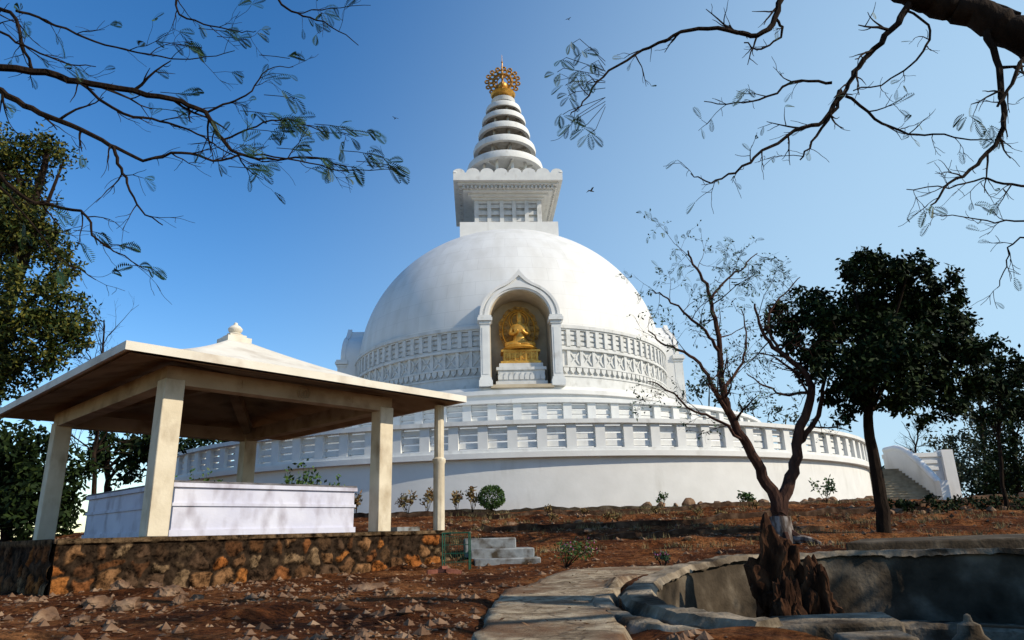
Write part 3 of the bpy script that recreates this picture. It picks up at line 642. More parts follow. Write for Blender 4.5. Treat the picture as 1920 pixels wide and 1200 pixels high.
for i in range(26):
    a=R(283+i*1.5); r=22.85+rn.uniform(0,.2); x,y=r*math.cos(a)+SX,50+r*math.sin(a); s_=rn.uniform(.14,.28)
    rockobj('edging_stone',M['rock'],(x,y,hg(x,y)+s_*.7),(s_*1.3,s_,s_*.9),i+50,'rough grey brown stone in the row at the foot of the terrace wall','rock','stones edging the terrace wall',rz=i,sub=2)
for i,(px,py,s_) in enumerate(((320,1118,.17),(285,1108,.13),(225,1112,.12),(180,1138,.13),(370,1128,.1),(240,1145,.12),(80,1165,.13),(335,1140,.08),(150,1175,.08),(205,1180,.07),(430,1090,.06),(60,1130,.08))):
    Y=.6/max(.03,-(at(px,py,1).z-E)); p=at(px,py,Y)
    lbs=('largest rounded brown rock in the loose pile before the plinth','flat tan rock leaning on the largest rock of the pile','pale rock at the back left of the loose pile','low grey rock at the left of the loose pile','small tan rock at the right end of the loose pile','front rock of the loose pile, half sunk in soil','lone dark rock at the lower left edge of the soil','tiny rock just in front of the largest pile rock','small stone near the bottom edge left of the pile','small stone near the bottom edge below the pile','small stone at the foot of the plinth wall','reddish stone near the left end of the plinth')
    rockobj('loose_rock',M['rock'],(p.x,Y,hg(p.x,Y)+s_*.25),(s_*1.3,s_,s_*.75),i+5,lbs[i],rz=i*1.3,sub=4,sharp=.6,nb=18,ang=20)
for i,(px,py,sx,lb) in enumerate(((685,1105,.3,'large flat slab rock lying on the open soil'),(735,1115,.14,'rounded rock beside the flat slab rock'),(640,1120,.1,'small stone left of the flat slab rock'))):
    Y=.6/max(.03,-(at(px,py,1).z-E)); p=at(px,py,Y); rockobj('loose_rock',M['rock'],(p.x,Y,hg(p.x,Y)+.02),(sx,sx*.7,sx*.35),i+80,lb,rz=i,sharp=.6,sub=4,nb=18,ang=20)
for i,(dx,dy,rz) in enumerate(((0,0,.3),(.16,.05,1.2),(.3,-.05,.1),(.1,.1,2.2))):
    p=at(815,1078,11.6); mb=MB(); mb.box((0,0,.035),(.24,.1,.06)); o=mb.build('broken_brick',M['brick'],None); o.location=(p.x+dx,11.6+dy,hg(p.x,11.6)+.02*(i==3)); o.rotation_euler=(0,.1*i,rz); tag(o,'broken red brick in the small heap by the plinth end','brick','broken bricks in the heap')
rn=random.Random(12); mb=MB()
def inpath(x,y): return pathness(x,y)>.3
def free(x,y):
    if math.hypot(x-BC[0],y-BC[1])<3.05: return False
    l=gT.inverted()@Vector((x,y,0))
    if X0-.1<l.x<X1+.1 and Y0-.1<l.y<Y1+.1: return False
    if math.hypot(x,y-50)<23.2: return False
    return True
cnt=0
while cnt<5200:
    y=3.5+rn.random()**1.3*22; x=rn.uniform(-.75,.75)*y+rn.uniform(-1,1)
    if not free(x,y): continue
    if noise.noise(Vector((x*.8,y*.8,2)))<rn.uniform(-.5,.35): continue
    if inpath(x,y) and rn.random()<.8: continue
    z=hg(x,y)+(.08 if inpath(x,y) else 0); s_=rn.uniform(.008,.026)*(1+y*.04); a=rn.uniform(0,6.3); u=Vector((math.cos(a),math.sin(a),rn.uniform(-.3,.5)))*s_; w_=Vector((-math.sin(a),math.cos(a),rn.uniform(-.4,.6)))*s_*.5
    c=Vector((x,y,z+.01+s_*.3)); mb.add([c-u,c-w_,c+u,c+w_],[(0,1,2,3)]); cnt+=1
o=mb.build('leaf_litter',M['litter'],fix=False,smooth=False); tag(o,'dry brown fallen leaves scattered over the red soil','leaf litter',kind='stuff')
mb=MB(); cnt=0
while cnt<5200:
    y=3.5+rn.random()**1.3*22; x=rn.uniform(-.75,.75)*y
    if not free(x,y) or inpath(x,y): continue
    if noise.noise(Vector((x*.6,y*.6,7)))<rn.uniform(-.6,.4): continue
    z=hg(x,y); s_=(.01+.055*rn.random()**3)*(1+y*.03); vs=[Vector((x+s_*rn.uniform(.6,1.2)*q[0],y+s_*rn.uniform(.6,1.2)*q[1],z+s_*rn.uniform(.4,.8)*q[2])) for q in((1,0,0),(0,1,.1),(-1,0,0),(0,-1,.1),(0,0,1),(0,0,-1))]
    mb.add(vs,[(0,1,4),(1,2,4),(2,3,4),(3,0,4),(1,0,5),(2,1,5),(3,2,5),(0,3,5)]); cnt+=1
o=mb.build('gravel',M['rock'],fix=False,smooth=False); tag(o,'small broken stones scattered over the red soil','gravel',kind='stuff')
mb=MB(); cnt=0
while cnt<520:
    y=rn.uniform(14.5,27); x=rn.uniform(-.1,.8)*y
    if not free(x,y) or noise.noise(Vector((x*.35,y*.8,11)))<rn.uniform(-.15,.3): continue
    z=hg(x,y); cnt+=1
    for _ in range(12):
        a=rn.uniform(0,6.3); hgt=rn.uniform(.05,.18); c=Vector((x+rn.gauss(0,.08),y+rn.gauss(0,.08),z)); s_=Vector((math.cos(a),math.sin(a),0))*.009
        mb.add([c-s_,c+s_,c+Vector((rn.gauss(0,.05),rn.gauss(0,.05),hgt))],[(0,1,2)])
o=mb.build('dry_grass',M['drygrass'],fix=False,smooth=False); tag(o,'dry grass tufts on the slope below the stupa','dry grass',kind='stuff')
# ---------------------------------------------------------------- trees
def rv(rn): return Vector((rn.gauss(0,1),rn.gauss(0,1),rn.gauss(0,1))).normalized()
def smooth3(P,n=4,amp=0,rn=None):
    out=[]
    for i in range(len(P)-1):
        p0=P[max(0,i-1)];p1=P[i];p2=P[i+1];p3=P[min(len(P)-1,i+2)]
        for k in range(n):
            t=k/n; q=.5*((2*p1)+(p2-p0)*t+(2*p0-5*p1+4*p2-p3)*t*t+(3*p1-p0-3*p2+p3)*t**3)
            if amp and (i or k): q=q+rv(rn)*amp
            out.append(q)
    out.append(P[-1]); return out
def limb(mb,P,r0,r1,rn,amp=.01,n=4,sides=6,pw=1):
    S=smooth3(P,n,amp,rn); m=len(S); rad=[r0+(r1-r0)*(i/(m-1))**pw for i in range(m)]
    mb.tube(S,rad,sides); return S,rad
def twigs(mb,S,rad,rn,n,Ln,level,tips,t0=.25,droop=0.,spread=.8,flat=1.,rf=.55,sides=4):
    m=len(S)
    for k in range(n):
        i=min(m-2,int((t0+(1-t0)*(k+rn.random())/n)*(m-1))); p=S[i]; tan=(S[i+1]-S[i]).normalized(); q=rv(rn); q.y*=flat
        d=(tan*.8+q*spread).normalized(); ln=Ln*rn.uniform(.5,1.15); pts=[p]; dd=d.copy(); K=5
        for j in range(K):
            q=rv(rn); q.y*=flat; dd=(dd+q*.28+Vector((0,0,-droop))).normalized(); pts.append(pts[-1]+dd*ln/K)
        r=max(.0022,rad[i]*rf); rr=[r+(max(.0018,r*.3)-r)*j/K for j in range(K+1)]; mb.tube(pts,rr,sides)
        if level>0: twigs(mb,pts,rr,rn,3,Ln*.55,level-1,tips,.3,droop,spread,flat,.7,4)
        tips.append((pts[-1],dd)); tips.append((pts[3],dd))
def quadleaf(mb,p,d,nrm,l,w):
    s_=d.cross(nrm)
    if s_.length<1e-5: s_=d.orthogonal()
    s_.normalize(); mb.add([p,p+d*l*.5+s_*w,p+d*l,p+d*l*.5-s_*w],[(0,1,2,3)])
def pinnate(mb,p,d,l,rn,pairs=9,up=None):
    nrm=((up if up is not None else Vector((0,0,1)))+rv(rn)*.6).normalized(); side=d.cross(nrm)
    if side.length<1e-5: side=d.orthogonal()
    side.normalize(); q=p.copy(); dd=d.copy()
    for k in range(pairs):
        dd=(dd+Vector((0,0,-.06))).normalized(); q=q+dd*l/pairs; ll=l*.3*math.sin(PI*(k+1.2)/(pairs+1.6))
        for s_ in(-1,1): quadleaf(mb,q,(side*s_+dd*.7).normalized(),nrm,ll,l*.03)
    mb.add([p,p+side*.002,q+side*.001,q],[(0,1,2,3)])
def crown(mb,blobs,rn,dens,ls,per=26,cr=.3,pw=.38,drop=.35):
    for c,r in blobs:
        n=max(4,int(dens*r*r)); sx,sy,sz=rn.uniform(.85,1.2),rn.uniform(.85,1.15),rn.uniform(.8,1.1)
        for _ in range(n):
            q=rv(rn)*(rn.random()**pw)*(1+.35*noise.noise(Vector((rn.random()*5,c.x,c.z)))); cc=Vector((c.x+q.x*r*sx,c.y+q.y*r*sy,c.z+q.z*r*sz)); k=cr*rn.uniform(.4,1.4)
            for _ in range(per):
                p=cc+rv(rn)*k*rn.random()**.5; d=(rv(rn)+Vector((0,0,-drop))).normalized(); quadleaf(mb,p,d,rv(rn),ls*rn.uniform(.6,1.3),ls*.24)
def tree(name,base,label,cat='tree',group=None): return empty(name,base,label,cat,0,group)
rn=random.Random(21); base=Vector((-7.2,5.4,.2)); te=tree('overhanging_tree',base,'bare branching tree whose twigs with feathery leaves hang in from the left')
mb=MB(); tr=[base,base+Vector((.1,.1,1.5)),base+Vector((.3,.2,3.0)),base+Vector((.7,.3,4.2))]
limb(mb,tr,.2,.13,rn,.02,5,10); mb.build('trunk',M['bark'],te,base)
mb=MB(); tips=[]; j=tr[-1]
lines=[([(-60,125,6),(60,132,6.1),(150,155,6.2),(250,172,6.3),(340,192,6.4),(385,212,6.5),(418,262,6.6),(455,292,6.6),(520,298,6.7),(590,296,6.7),(650,312,6.8)],.042,.006,12,.6),
([(-60,150,5.8),(0,170,5.8),(60,205,5.9),(130,235,6),(205,272,6.1),(222,305,6.1),(240,345,6.1),(262,392,6.1),(305,422,6.1)],.036,.005,9,.5),
([(205,272,6.1),(270,300,6.2),(340,285,6.2),(400,300,6.3),(470,290,6.4),(560,300,6.5),(640,318,6.6),(740,318,6.7)],.018,.004,10,.4),
([(-40,10,6),(20,25,6),(40,80,6),(62,132,6.1)],.022,.014,5,.4),
([(30,20,6),(90,40,6.1),(160,70,6.2),(240,95,6.3),(320,110,6.3),(390,105,6.3),(440,95,6.3)],.015,.004,8,.5),
([(340,-20,6.3),(330,18,6.3),(380,45,6.3),(440,58,6.4),(480,58,6.4)],.014,.004,5,.35),
([(500,-40,6.5),(530,8,6.5),(570,30,6.5),(620,48,6.5),(672,85,6.5)],.016,.004,5,.3),
([(560,25,6.5),(620,15,6.5),(695,10,6.5)],.008,.003,2,.2),
([(385,212,6.5),(430,192,6.5),(470,170,6.5),(500,130,6.5),(550,125,6.6)],.014,.004,5,.35),
([(418,262,6.6),(480,235,6.6),(540,225,6.6),(600,245,6.6),(680,255,6.7)],.012,.003,6,.25),
([(-60,300,5.7),(0,330,5.7),(50,375,5.8),(110,388,5.9),(160,400,5.9),(175,440,5.9),(215,470,6),(280,508,6)],.024,.004,8,.45),
([(-60,40,5.6),(0,60,5.6),(60,95,5.7),(130,120,5.8),(180,125,5.9)],.015,.004,5,.4),
([(-60,330,5.4),(0,350,5.4),(60,420,5.5),(110,480,5.5),(180,525,5.6)],.012,.003,6,.35),
([(150,155,6.2),(230,215,6.2),(300,225,6.3),(370,250,6.3),(410,275,6.3),(480,310,6.3)],.017,.004,8,.45)]
for L_,r0,r1,nt_,ln in lines:
    P=[at(*q) for q in L_]
    if L_[0][0]<-30:
        q=P[0]; limb(mb,[j,j.lerp(q,.4)+Vector((0,0,.25)),q],r0*1.6,r0,rn,.02,4,6)
    S,ra_=limb(mb,P,r0,r1,rn,.014,4,6); twigs(mb,S,ra_,rn,nt_,ln,1,tips,.12,-.01,.75,.8)
FV=Vector((0,-.9,-.3))
lv=MB()
for p_,d in tips:
    px_=p_.x/p_.y
    if rn.random()<.10 or (-.45<px_<-.12 and rn.random()<.2):
        for _ in range(rn.choice((1,2,2))): pinnate(lv,p_,(d*.7+rv(rn)*.5+Vector((.3,0,-.2))).normalized(),rn.uniform(.11,.2),rn,10,FV)
for cx_,cy_ in((540,225),(600,240),(690,250),(690,290),(560,240),(500,215),(720,310),(570,285),(240,465),(280,505),(350,180),(370,90),(535,110),(545,185),(740,318),(640,240),(330,210),(190,440),(455,75),(420,60),(610,300),(660,315),(520,250),(340,85),(480,320)):
    c0=at(cx_,cy_,6.6); mb.tube([c0+Vector((-.3,0,.06)),c0+Vector((-.12,.02,.05)),c0+Vector((.05,0,0))],.004,4)
    for _ in range(3): pinnate(lv,c0+Vector((rn.uniform(-.15,.05),0,.03)),(Vector((.8,rn.uniform(-.3,.3),-.2))+rv(rn)*.45).normalized(),rn.uniform(.14,.26),rn,12,FV)
mb.build('branches',M['bark'],te,base)
lv.build('foliage',M['leaf'],te,base,fix=False,smooth=False)
rn=random.Random(33); base=Vector((5.6,4.4,.2)); te=tree('overhanging_tree',base,'thick dark tree limb with bare drooping branches reaching in from the upper right')
mb=MB(); j=at(2080,170,4.9)
limb(mb,[base,base+Vector((-.05,.1,1.5)),base+Vector((-.1,.2,2.6)),j],.26,.2,rn,.02,5,12)
limb(mb,[j,at(1990,115,5),at(1900,62,5),at(1830,26,5.05),at(1760,8,5.1),at(1690,-18,5.1),at(1600,-60,5.2)],.175,.075,rn,.02,5,12)
limb(mb,[at(1900,40,5),at(1840,12,5.1),at(1790,-30,5.2)],.085,.07,rn,.01,4,8)
top=Vector((7.5,2.5,5.2)); limb(mb,[j,Vector((6.2,3.6,4.2)),top],.16,.08,rn,.03,4,8); limb(mb,[top,Vector((6.2,1.5,6.0))],.07,.04,rn,.03,4,6); limb(mb,[top,Vector((9.5,3,5.4))],.07,.04,rn,.03,4,6)
mb.build('trunk',M['bark'],te,base)
mb=MB(); tips=[]
lines=[([(1705,0,5.1),(1690,35,5.1),(1650,80,5.15),(1610,125,5.2),(1585,165,5.2),(1560,215,5.2),(1525,265,5.2),(1500,300,5.2)],.034,.006,8,.4),
([(1600,-60,5.2),(1480,-20,5.3),(1455,35,5.3),(1420,65,5.3),(1380,62,5.3),(1310,52,5.3),(1250,75,5.35),(1190,105,5.4),(1130,145,5.4),(1095,190,5.4),(1070,215,5.4)],.032,.005,10,.35),
([(1455,35,5.3),(1468,60,5.3),(1430,90,5.3),(1395,80,5.3)],.014,.006,3,.15),
([(1575,170,5.2),(1545,225,5.2),(1490,248,5.2),(1430,285,5.2),(1380,322,5.2),(1330,342,5.2),(1295,325,5.2)],.022,.004,9,.3),
([(1850,60,5),(1872,130,5),(1880,200,5),(1875,255,5),(1830,310,5),(1780,345,5),(1745,385,5)],.032,.006,9,.35),
([(1560,155,5.2),(1500,150,5.2),(1440,180,5.2),(1380,192,5.2),(1320,190,5.2)],.014,.004,6,.25),
([(1585,180,5.2),(1640,220,5.2),(1700,250,5.2),(1770,255,5.2),(1860,262,5.2)],.014,.005,7,.3),
([(1960,350,4.9),(1900,345,4.9),(1840,335,5),(1780,350,5),(1700,355,5)],.012,.004,6,.3),
([(1960,400,4.9),(1900,415,4.9),(1830,412,4.9),(1750,400,4.9)],.009,.003,5,.25),
([(1960,440,4.9),(1900,455,4.9),(1885,500,4.9),(1870,540,4.9)],.008,.003,4,.25),
([(1700,20,5.1),(1745,60,5.1),(1720,110,5.1),(1670,150,5.2),(1600,170,5.2)],.012,.006,4,.25),
([(1920,110,4.9),(1895,160,4.9),(1870,200,4.9)],.02,.01,3,.2)]
for L_,r0,r1,nt_,ln in lines:
    P=[at(*q) for q in L_]; S,ra_=limb(mb,P,r0,r1,rn,.015,4,6); twigs(mb,S,ra_,rn,nt_,ln,1,tips,.15,.0,.8,.8)
lv=MB()
for p_,d in tips:
    if rn.random()<.1: pinnate(lv,p_,(d*.6+rv(rn)*.6).normalized(),rn.uniform(.07,.13),rn,9,FV)
for cx_,cy_ in((1075,80),(1095,95),(1050,115),(1045,135),(1090,130),(1110,120),(1060,160),(1100,155),(1065,180),(1090,240),(1105,250),(1070,230),(1055,215),(1830,225),(1860,235),(1880,255),(1810,215),(1745,385),(1400,165),(1085,215)):
    c0=at(cx_,cy_,5.4 if cx_<1200 else 5.0)
    if cx_<1200: mb.tube([at(1135,150+(cy_-150)*.5,5.4),c0+Vector((.06,0,.04)),c0],.003,4)
    for _ in range(3): pinnate(lv,c0+Vector((rn.uniform(-.03,.03),0,rn.uniform(-.02,.02))),(Vector((rn.uniform(-1,.6),rn.uniform(-.3,.3),-.3))+rv(rn)*.3).normalized(),rn.uniform(.1,.17),rn,11,FV)
mb.build('branches',M['bark'],te,base)
crown(lv,[(Vector((10.4,2.6,5.6)),1.6),(Vector((10.7,.8,5.6)),1.2),(Vector((5.7,.6,6.4)),1.1),(Vector((11.5,4.0,5.2)),1.5),(Vector((4.0,.2,6.8)),1.0),(Vector((6.9,3.9,7.2)),.9),(Vector((6.7,2.2,7.0)),.9),(Vector((10.3,5.4,4.9)),1.0),(Vector((12.5,6.0,5.6)),1.4)],rn,12,.14,26,.34)  # unseen leaf clumps added off-frame to cast shade on foreground and basin
lv.build('foliage',M['leaf'],te,base,fix=False,smooth=False)
# forked tree
rn=random.Random(8); Yb=16.5; base=at(1470,1005,Yb); base.z=hg(base.x,Yb); te=tree('forked_tree',base,'bare forked tree with reddish trunk and pale weathered foot before the stupa')
mb=MB(); b0=base-Vector((0,0,.1)); tips=[]
fork=at(1458,945,Yb)
S,ra_=limb(mb,[b0,at(1463,980,Yb),fork,at(1432,895,Yb),at(1400,835,16.4),at(1372,780,16.3),at(1355,730,16.2),at(1352,665,16.2),at(1340,600,16.1),at(1330,545,16.1),at(1305,505,16),at(1290,470,16)],.25,.02,rn,.035,4,9,.5)
twigs(mb,S,ra_,rn,11,1.35,2,tips,.4,.02,.85,1,.36)
S,ra_=limb(mb,[at(1462,965,Yb),at(1474,920,16.6),at(1490,870,16.7),at(1502,800,16.8),at(1520,735,16.8),at(1505,695,16.9),at(1460,660,17),at(1430,620,17),at(1415,570,17)],.165,.024,rn,.035,4,8)
twigs(mb,S,ra_,rn,9,1.35,2,tips,.45,.02,.85,1,.36)
for L_,r0 in(([(1372,780,16.3),(1345,745,16),(1320,690,15.8),(1280,660,15.6),(1240,640,15.4),(1215,620,15.3)],.06),([(1352,665,16.2),(1330,630,16),(1290,590,15.9),(1250,560,15.8),(1225,545,15.7)],.045),([(1335,560,16.1),(1365,520,16.3),(1395,500,16.4),(1420,475,16.5)],.036),([(1497,830,16.8),(1530,790,17),(1545,730,17.2),(1560,670,17.3),(1570,600,17.4)],.08),([(1460,660,17),(1440,600,17.2),(1470,550,17.4),(1500,520,17.5)],.04),([(1355,730,16.2),(1385,690,16.6),(1400,640,16.8),(1390,580,16.9)],.045),([(1400,835,16.4),(1350,790,16),(1300,770,15.7),(1250,730,15.5),(1215,715,15.4)],.04),([(1520,735,16.8),(1470,740,16.5),(1430,720,16.3),(1400,700,16.2)],.04)):
    S,ra_=limb(mb,[at(*q) for q in L_],r0,.012,rn,.04,4,6); twigs(mb,S,ra_,rn,7,.9,2,tips,.2,.02,.9,1,.4)
for k in range(6):
    a=k*1.05+.3; q=b0+Vector((math.cos(a)*.6,math.sin(a)*.6,.0)); limb(mb,[b0+Vector((0,0,.35)),b0+Vector((math.cos(a)*.3,math.sin(a)*.3,.16)),q],.12,.03,rn,.01,3,6)
mb.build('trunk',M['barkred'],te,base)
mb=MB(); limb(mb,[b0,at(1465,990,Yb),at(1462,968,Yb)],.27,.225,rn,0,4,12); limb(mb,[b0+Vector((0,0,.12)),b0+Vector((.35,-.3,.1)),b0+Vector((.6,-.5,.0))],.13,.04,rn,.01,3,7)
limb(mb,[b0+Vector((0,0,.1)),b0+Vector((-.35,-.3,.12)),b0+Vector((-.6,-.5,.02))],.12,.04,rn,.01,3,7)
mb.build('weathered_foot',M['whitewash'],te,base)
mb=MB()
for p_,d in tips:
    if rn.random()<.5:
        for _ in range(2): quadleaf(mb,p_+rv(rn)*.05,(rv(rn)+Vector((0,0,-.3))).normalized(),rv(rn),rn.uniform(.06,.12),.02)
    if p_.z>6.2 and rn.random()<.4: pinnate(mb,p_,(d*.6+rv(rn)*.5).normalized(),rn.uniform(.15,.25),rn,7,FV)
mb.build('foliage',M['leaf'],te,base,fix=False,smooth=False)
# dark dense tree
rn=random.Random(4); Yb=17; base=at(1658,1002,Yb); base.z=hg(base.x,Yb); te=tree('dense_tree',base,'dense dark evergreen tree with a straight trunk right of the forked tree')
mb=MB(); limb(mb,[base-Vector((0,0,.1)),at(1652,940,17),at(1638,860,17),at(1628,780,17),at(1640,690,17),at(1650,600,17)],.17,.07,rn,.02,4,9)
for q in((1560,600,16.5),(1740,600,17.3),(1600,520,17.5),(1700,520,16.6),(1790,690,17),(1520,610,16.8)):
    limb(mb,[at(1630,770,17),at((1630+q[0])/2,(740+q[1])/2+10,17),at(*q)],.07,.02,rn,.03,4,6)
mb.build('trunk',M['bark'],te,base)
mb=MB(); sc=17/1300
bl=[((1640,585),88),((1555,605),62),((1725,575),70),((1650,505),42),((1585,505),24),((1700,505),36),((1490,605),36),((1455,590),20),((1530,660),42),((1770,640),60),((1600,690),58),((1690,680),78),((1755,720),50),((1800,560),20),((1448,612),16),((1612,745),30),((1690,755),30),((1785,520),16),((1565,745),22),((1735,495),16),((1620,475),12),((1520,560),28),((1808,610),26),((1820,665),26),((1480,640),22),((1650,640),64),((1505,700),16),((1770,765),24),((1830,720),24),((1580,775),12),((1730,790),14)]
crown(mb,[(at(c[0],c[1],17+rn.uniform(-1,1)),r*sc) for c,r in bl],rn,96,.165,36,.23,.58,.5)
mb.build('crown',M['leafdark'],te,base,fix=False,smooth=False)
def gtree(name,label,bpx,Y,blobs,m,dens,ls,tr_=.15,per=22,cr=.5,seed=1,group=None,bare=0):
    rn=random.Random(seed); base=at(bpx,900,Y); base.z=hg(base.x,Y)-.1; te=tree(name,base,label,group=group); sc=Y/1300
    B=[(at(x,y,Y+rn.uniform(-1,1)*r*sc*.6),r*sc) for x,y,r in blobs]
    top=max(B,key=lambda q:q[0].z)[0]; mb=MB()
    S,ra_=limb(mb,[base,base.lerp(top,.35)+Vector((rn.uniform(-.2,.2),0,0)),base.lerp(top,.7),top],tr_,tr_*.25,rn,.04,4,7)
    tips=[]
    for c,r in B:
        st_=S[int(len(S)*(.3+.4*rn.random()))] 
        if c.z>st_.z-1: limb(mb,[st_,st_.lerp(c,.5)+Vector((0,0,.2)),c],tr_*.4,tr_*.1,rn,.05,3,5)
    if bare: twigs(mb,S,ra_,rn,bare,max(2,B[0][1]*1.6),2,tips,.25,-.03,.8,1,.45)
    mb.build('trunk',M['bark'],te,base)
    if m:
        mb=MB(); crown(mb,B,rn,dens,ls,per,cr,.45); mb.build('crown',m,te,base,fix=False,smooth=False)
    return te
gtree('leafy_tree','tall olive brown leafy tree at the left edge behind the gazebo roof',-70,19,[(30,290,56),(10,370,85),(90,275,36),(-20,470,100),(70,455,54),(110,500,38),(50,560,88),(120,600,48),(140,625,28),(20,660,80),(-60,330,90),(90,660,36),(-30,720,60),(40,410,64),(120,300,20),(155,640,20),(105,440,22)],M['leafbrown'],66,.155,.3,36,.33,5)
gtree('bare_tree','small bare twiggy tree right of the leafy tree at left',190,26,[(195,600,25),(160,650,20),(210,650,20)],None,0,0,.1,seed=6,bare=26)
gtree('dark_tree','dark tree below the left end of the gazebo roof',30,24,[(40,840,60),(90,890,50),(0,930,85),(60,960,70),(120,960,36),(150,880,24),(-40,850,60)],M['leafdark'],40,.26,.2,26,.4,7)
gtree('dark_tree','dark shrubby tree behind the gazebo between its left posts',220,30,[(200,830,34),(260,840,40),(235,880,26),(180,860,24),(300,830,36)],M['leafdark'],34,.28,.2,24,.45,9)
gtree('dark_tree','dark tree crown peeping over the left of the railed terrace',390,72,[(350,830,30),(400,825,28),(440,830,22),(310,850,30)],M['leafdark'],5,.6,.3,24,1.0,10)
gtree('hill_tree','pale green tree tops right behind the upper terrace',1320,82,[(1300,730,22),(1330,715,20),(1345,740,18)],M['leaffar'],3.0,.55,.2,22,1.1,11)
gtree('hill_tree','sparse tree tops behind the forked tree trunk',1450,85,[(1410,765,18),(1445,770,20),(1480,775,18)],M['leaffar'],2.6,.55,.2,20,1.1,12)
gtree('bare_tree','pale bare tree behind the trunk of the dense tree',1690,62,[(1690,790,24),(1725,790,20)],None,0,0,.15,seed=13,bare=34)
gtree('hill_tree','tall loose eucalyptus like tree at the right behind the parapet',1840,52,[(1830,660,30),(1850,720,44),(1810,770,34),(1860,800,46),(1840,850,34),(1815,880,26),(1800,830,26)],M['leaffar'],14,.32,.16,24,.7,14)
gtree('hill_tree','tall loose tree at the right edge beside the eucalyptus',1900,38,[(1890,720,28),(1920,770,54),(1885,830,44),(1920,870,52),(1890,905,38),(1850,890,30),(1850,925,24)],M['leafdark'],20,.26,.16,26,.6,15)
gtree('hill_tree','leafy tree touching the right side of the dense tree crown',1875,22,[(1830,660,22),(1850,680,28),(1870,645,14),(1840,725,32),(1900,720,32),(1880,765,26),(1815,745,24),(1930,700,38),(1850,780,22),(1920,770,30),(1880,680,20)],M['leafdark'],48,.2,.07,26,.28,16)
gtree('hill_tree','low bushy tree behind the staircase parapet',1770,60,[(1745,832,12),(1770,830,14),(1790,850,16)],M['leaffar'],6,.4,.12,20,.8,17)
for i,(px,Y) in enumerate(((1700,70),(1780,75),(1860,72),(1930,70))):
    gtree('far_tree','far tree in the wooded slope at the right horizon',px,Y,[(px,905,30),(px+25,885,22),(px-28,900,22)],M['leaffar'],5,.6,.2,24,1.1,40+i,group='trees on the right horizon')
def shrub(name,label,px,py,Y,w,h,m,ls,n,seed,flower=None,cat='shrub',group=None):
    rn=random.Random(seed); p=at(px,py,Y); z=hg(p.x,Y); base=Vector((p.x,Y,z)); e=empty(name,base,label,cat,0,group); mb=MB(); T_=[]
    for k in range(max(5,n//5)):
        d=Vector((rn.gauss(0,.5)*w,rn.gauss(0,.4)*w,h*rn.uniform(.6,1))); mid=d*.5+Vector((rn.gauss(0,.04),0,.05)); mb.tube([base,base+mid,base+d],[.012,.008,.003],4); T_.append((base+mid,base+d))
    mb.build('stems',M['bark'],e,base); mb=MB(); fb=MB()
    for a_,b_ in T_:
        for _ in range(n):
            p_=a_.lerp(b_,rn.uniform(.1,1))+rv(rn)*.12*w*2; quadleaf(mb,p_,(rv(rn)+Vector((0,0,.3))).normalized(),rv(rn),ls*rn.uniform(.6,1.3),ls*.27)
        if flower:
            for _ in range(4): quadleaf(fb,b_+rv(rn)*.07,rv(rn),rv(rn),.036,.013)
    mb.build('foliage',m,e,base,fix=False,smooth=False)
    if flower: fb.build('flowers',M['petal'],e,base,fix=False,smooth=False)
rn=random.Random(2); p=at(922,960,25.6); base=Vector((p.x,25.6,hg(p.x,25.6))); e=empty('clipped_bush',base,'rounded clipped green bush standing before the terrace wall','shrub'); MB().tube([base,base+Vector((0,0,.35))],.04,6).build('stem',M['bark'],e,base)
mb=MB(); 
for _ in range(2600):
    q=rv(rn)*rn.uniform(.75,1.05); c=base+Vector((q.x*.45,q.y*.45,.58+q.z*.42*(1 if q.z>0 else .8))); quadleaf(mb,c,(q+rv(rn)*.8).normalized(),rv(rn),.08,.022)
mb.build('foliage',M['leafgreen'],e,base,fix=False,smooth=False)
dl=('dry reddish plant seen between the gazebo box and right post','low dry plant just right of the square gazebo post','taller dry plant between the two right gazebo posts','yellowish dry plant just right of the round gazebo post','thin dry plant left of the clipped bush')
for i,(px,w,h) in enumerate(((668,.3,.9),(765,.4,.8),(800,.4,.9),(857,.25,.8),(886,.25,1.0))): shrub('dry_plant',dl[i],px,950,25.4,w,h,M['leafdry'],.12,34,60+i)
shrub('young_plant','small green plant before the wall left of the forked tree',1240,950,26,.2,.6,M['leafgreen'],.1,26,70)
shrub('young_plant','wide green plant at the wall just left of the forked trunk',1405,950,27,.5,.7,M['leafgreen'],.14,32,71)
shrub('young_plant','green plant at the wall between the two tree trunks',1550,945,27.5,.5,.9,M['leafgreen'],.14,30,72)
shrub('flowering_shrub','low sprawling shrub with magenta flowers beside the path',1060,1040,13.2,.5,.5,M['leafgreen'],.055,46,73,flower=1)
shrub('flowering_plant','small purple flowering plant at the right of the path',1242,1055,12.6,.16,.28,M['leaf'],.05,30,74,flower=1)
shrub('garden_shrub','leafy shrub showing above the gazebo low wall in the middle',575,912,19.5,.7,2.05,M['leafgreen'],.15,44,75)
shrub('garden_shrub','fainter leafy shrub showing behind the near gazebo post',368,905,20,.55,1.9,M['leafgreen'],.14,30,76)
rb=random.Random(19)
for i in range(10):
    shrub('bed_plant','small dry plant sprouting from the beds on the slope',rb.uniform(960,1640),960,rb.uniform(21,25.5),.22,rb.uniform(.15,.32),M['leafdry'],.08,20,120+i,group='small dry plants on the slope')
rb=random.Random(9)
for i in range(11):
    px=1660+i*26; shrub('bed_plant','low dark plant in the stony bed at the far right',px,960,22.5+rb.uniform(-1,1),.45,.3,M['leafdark'],.12,22,90+i,group='plants in the far right bed')
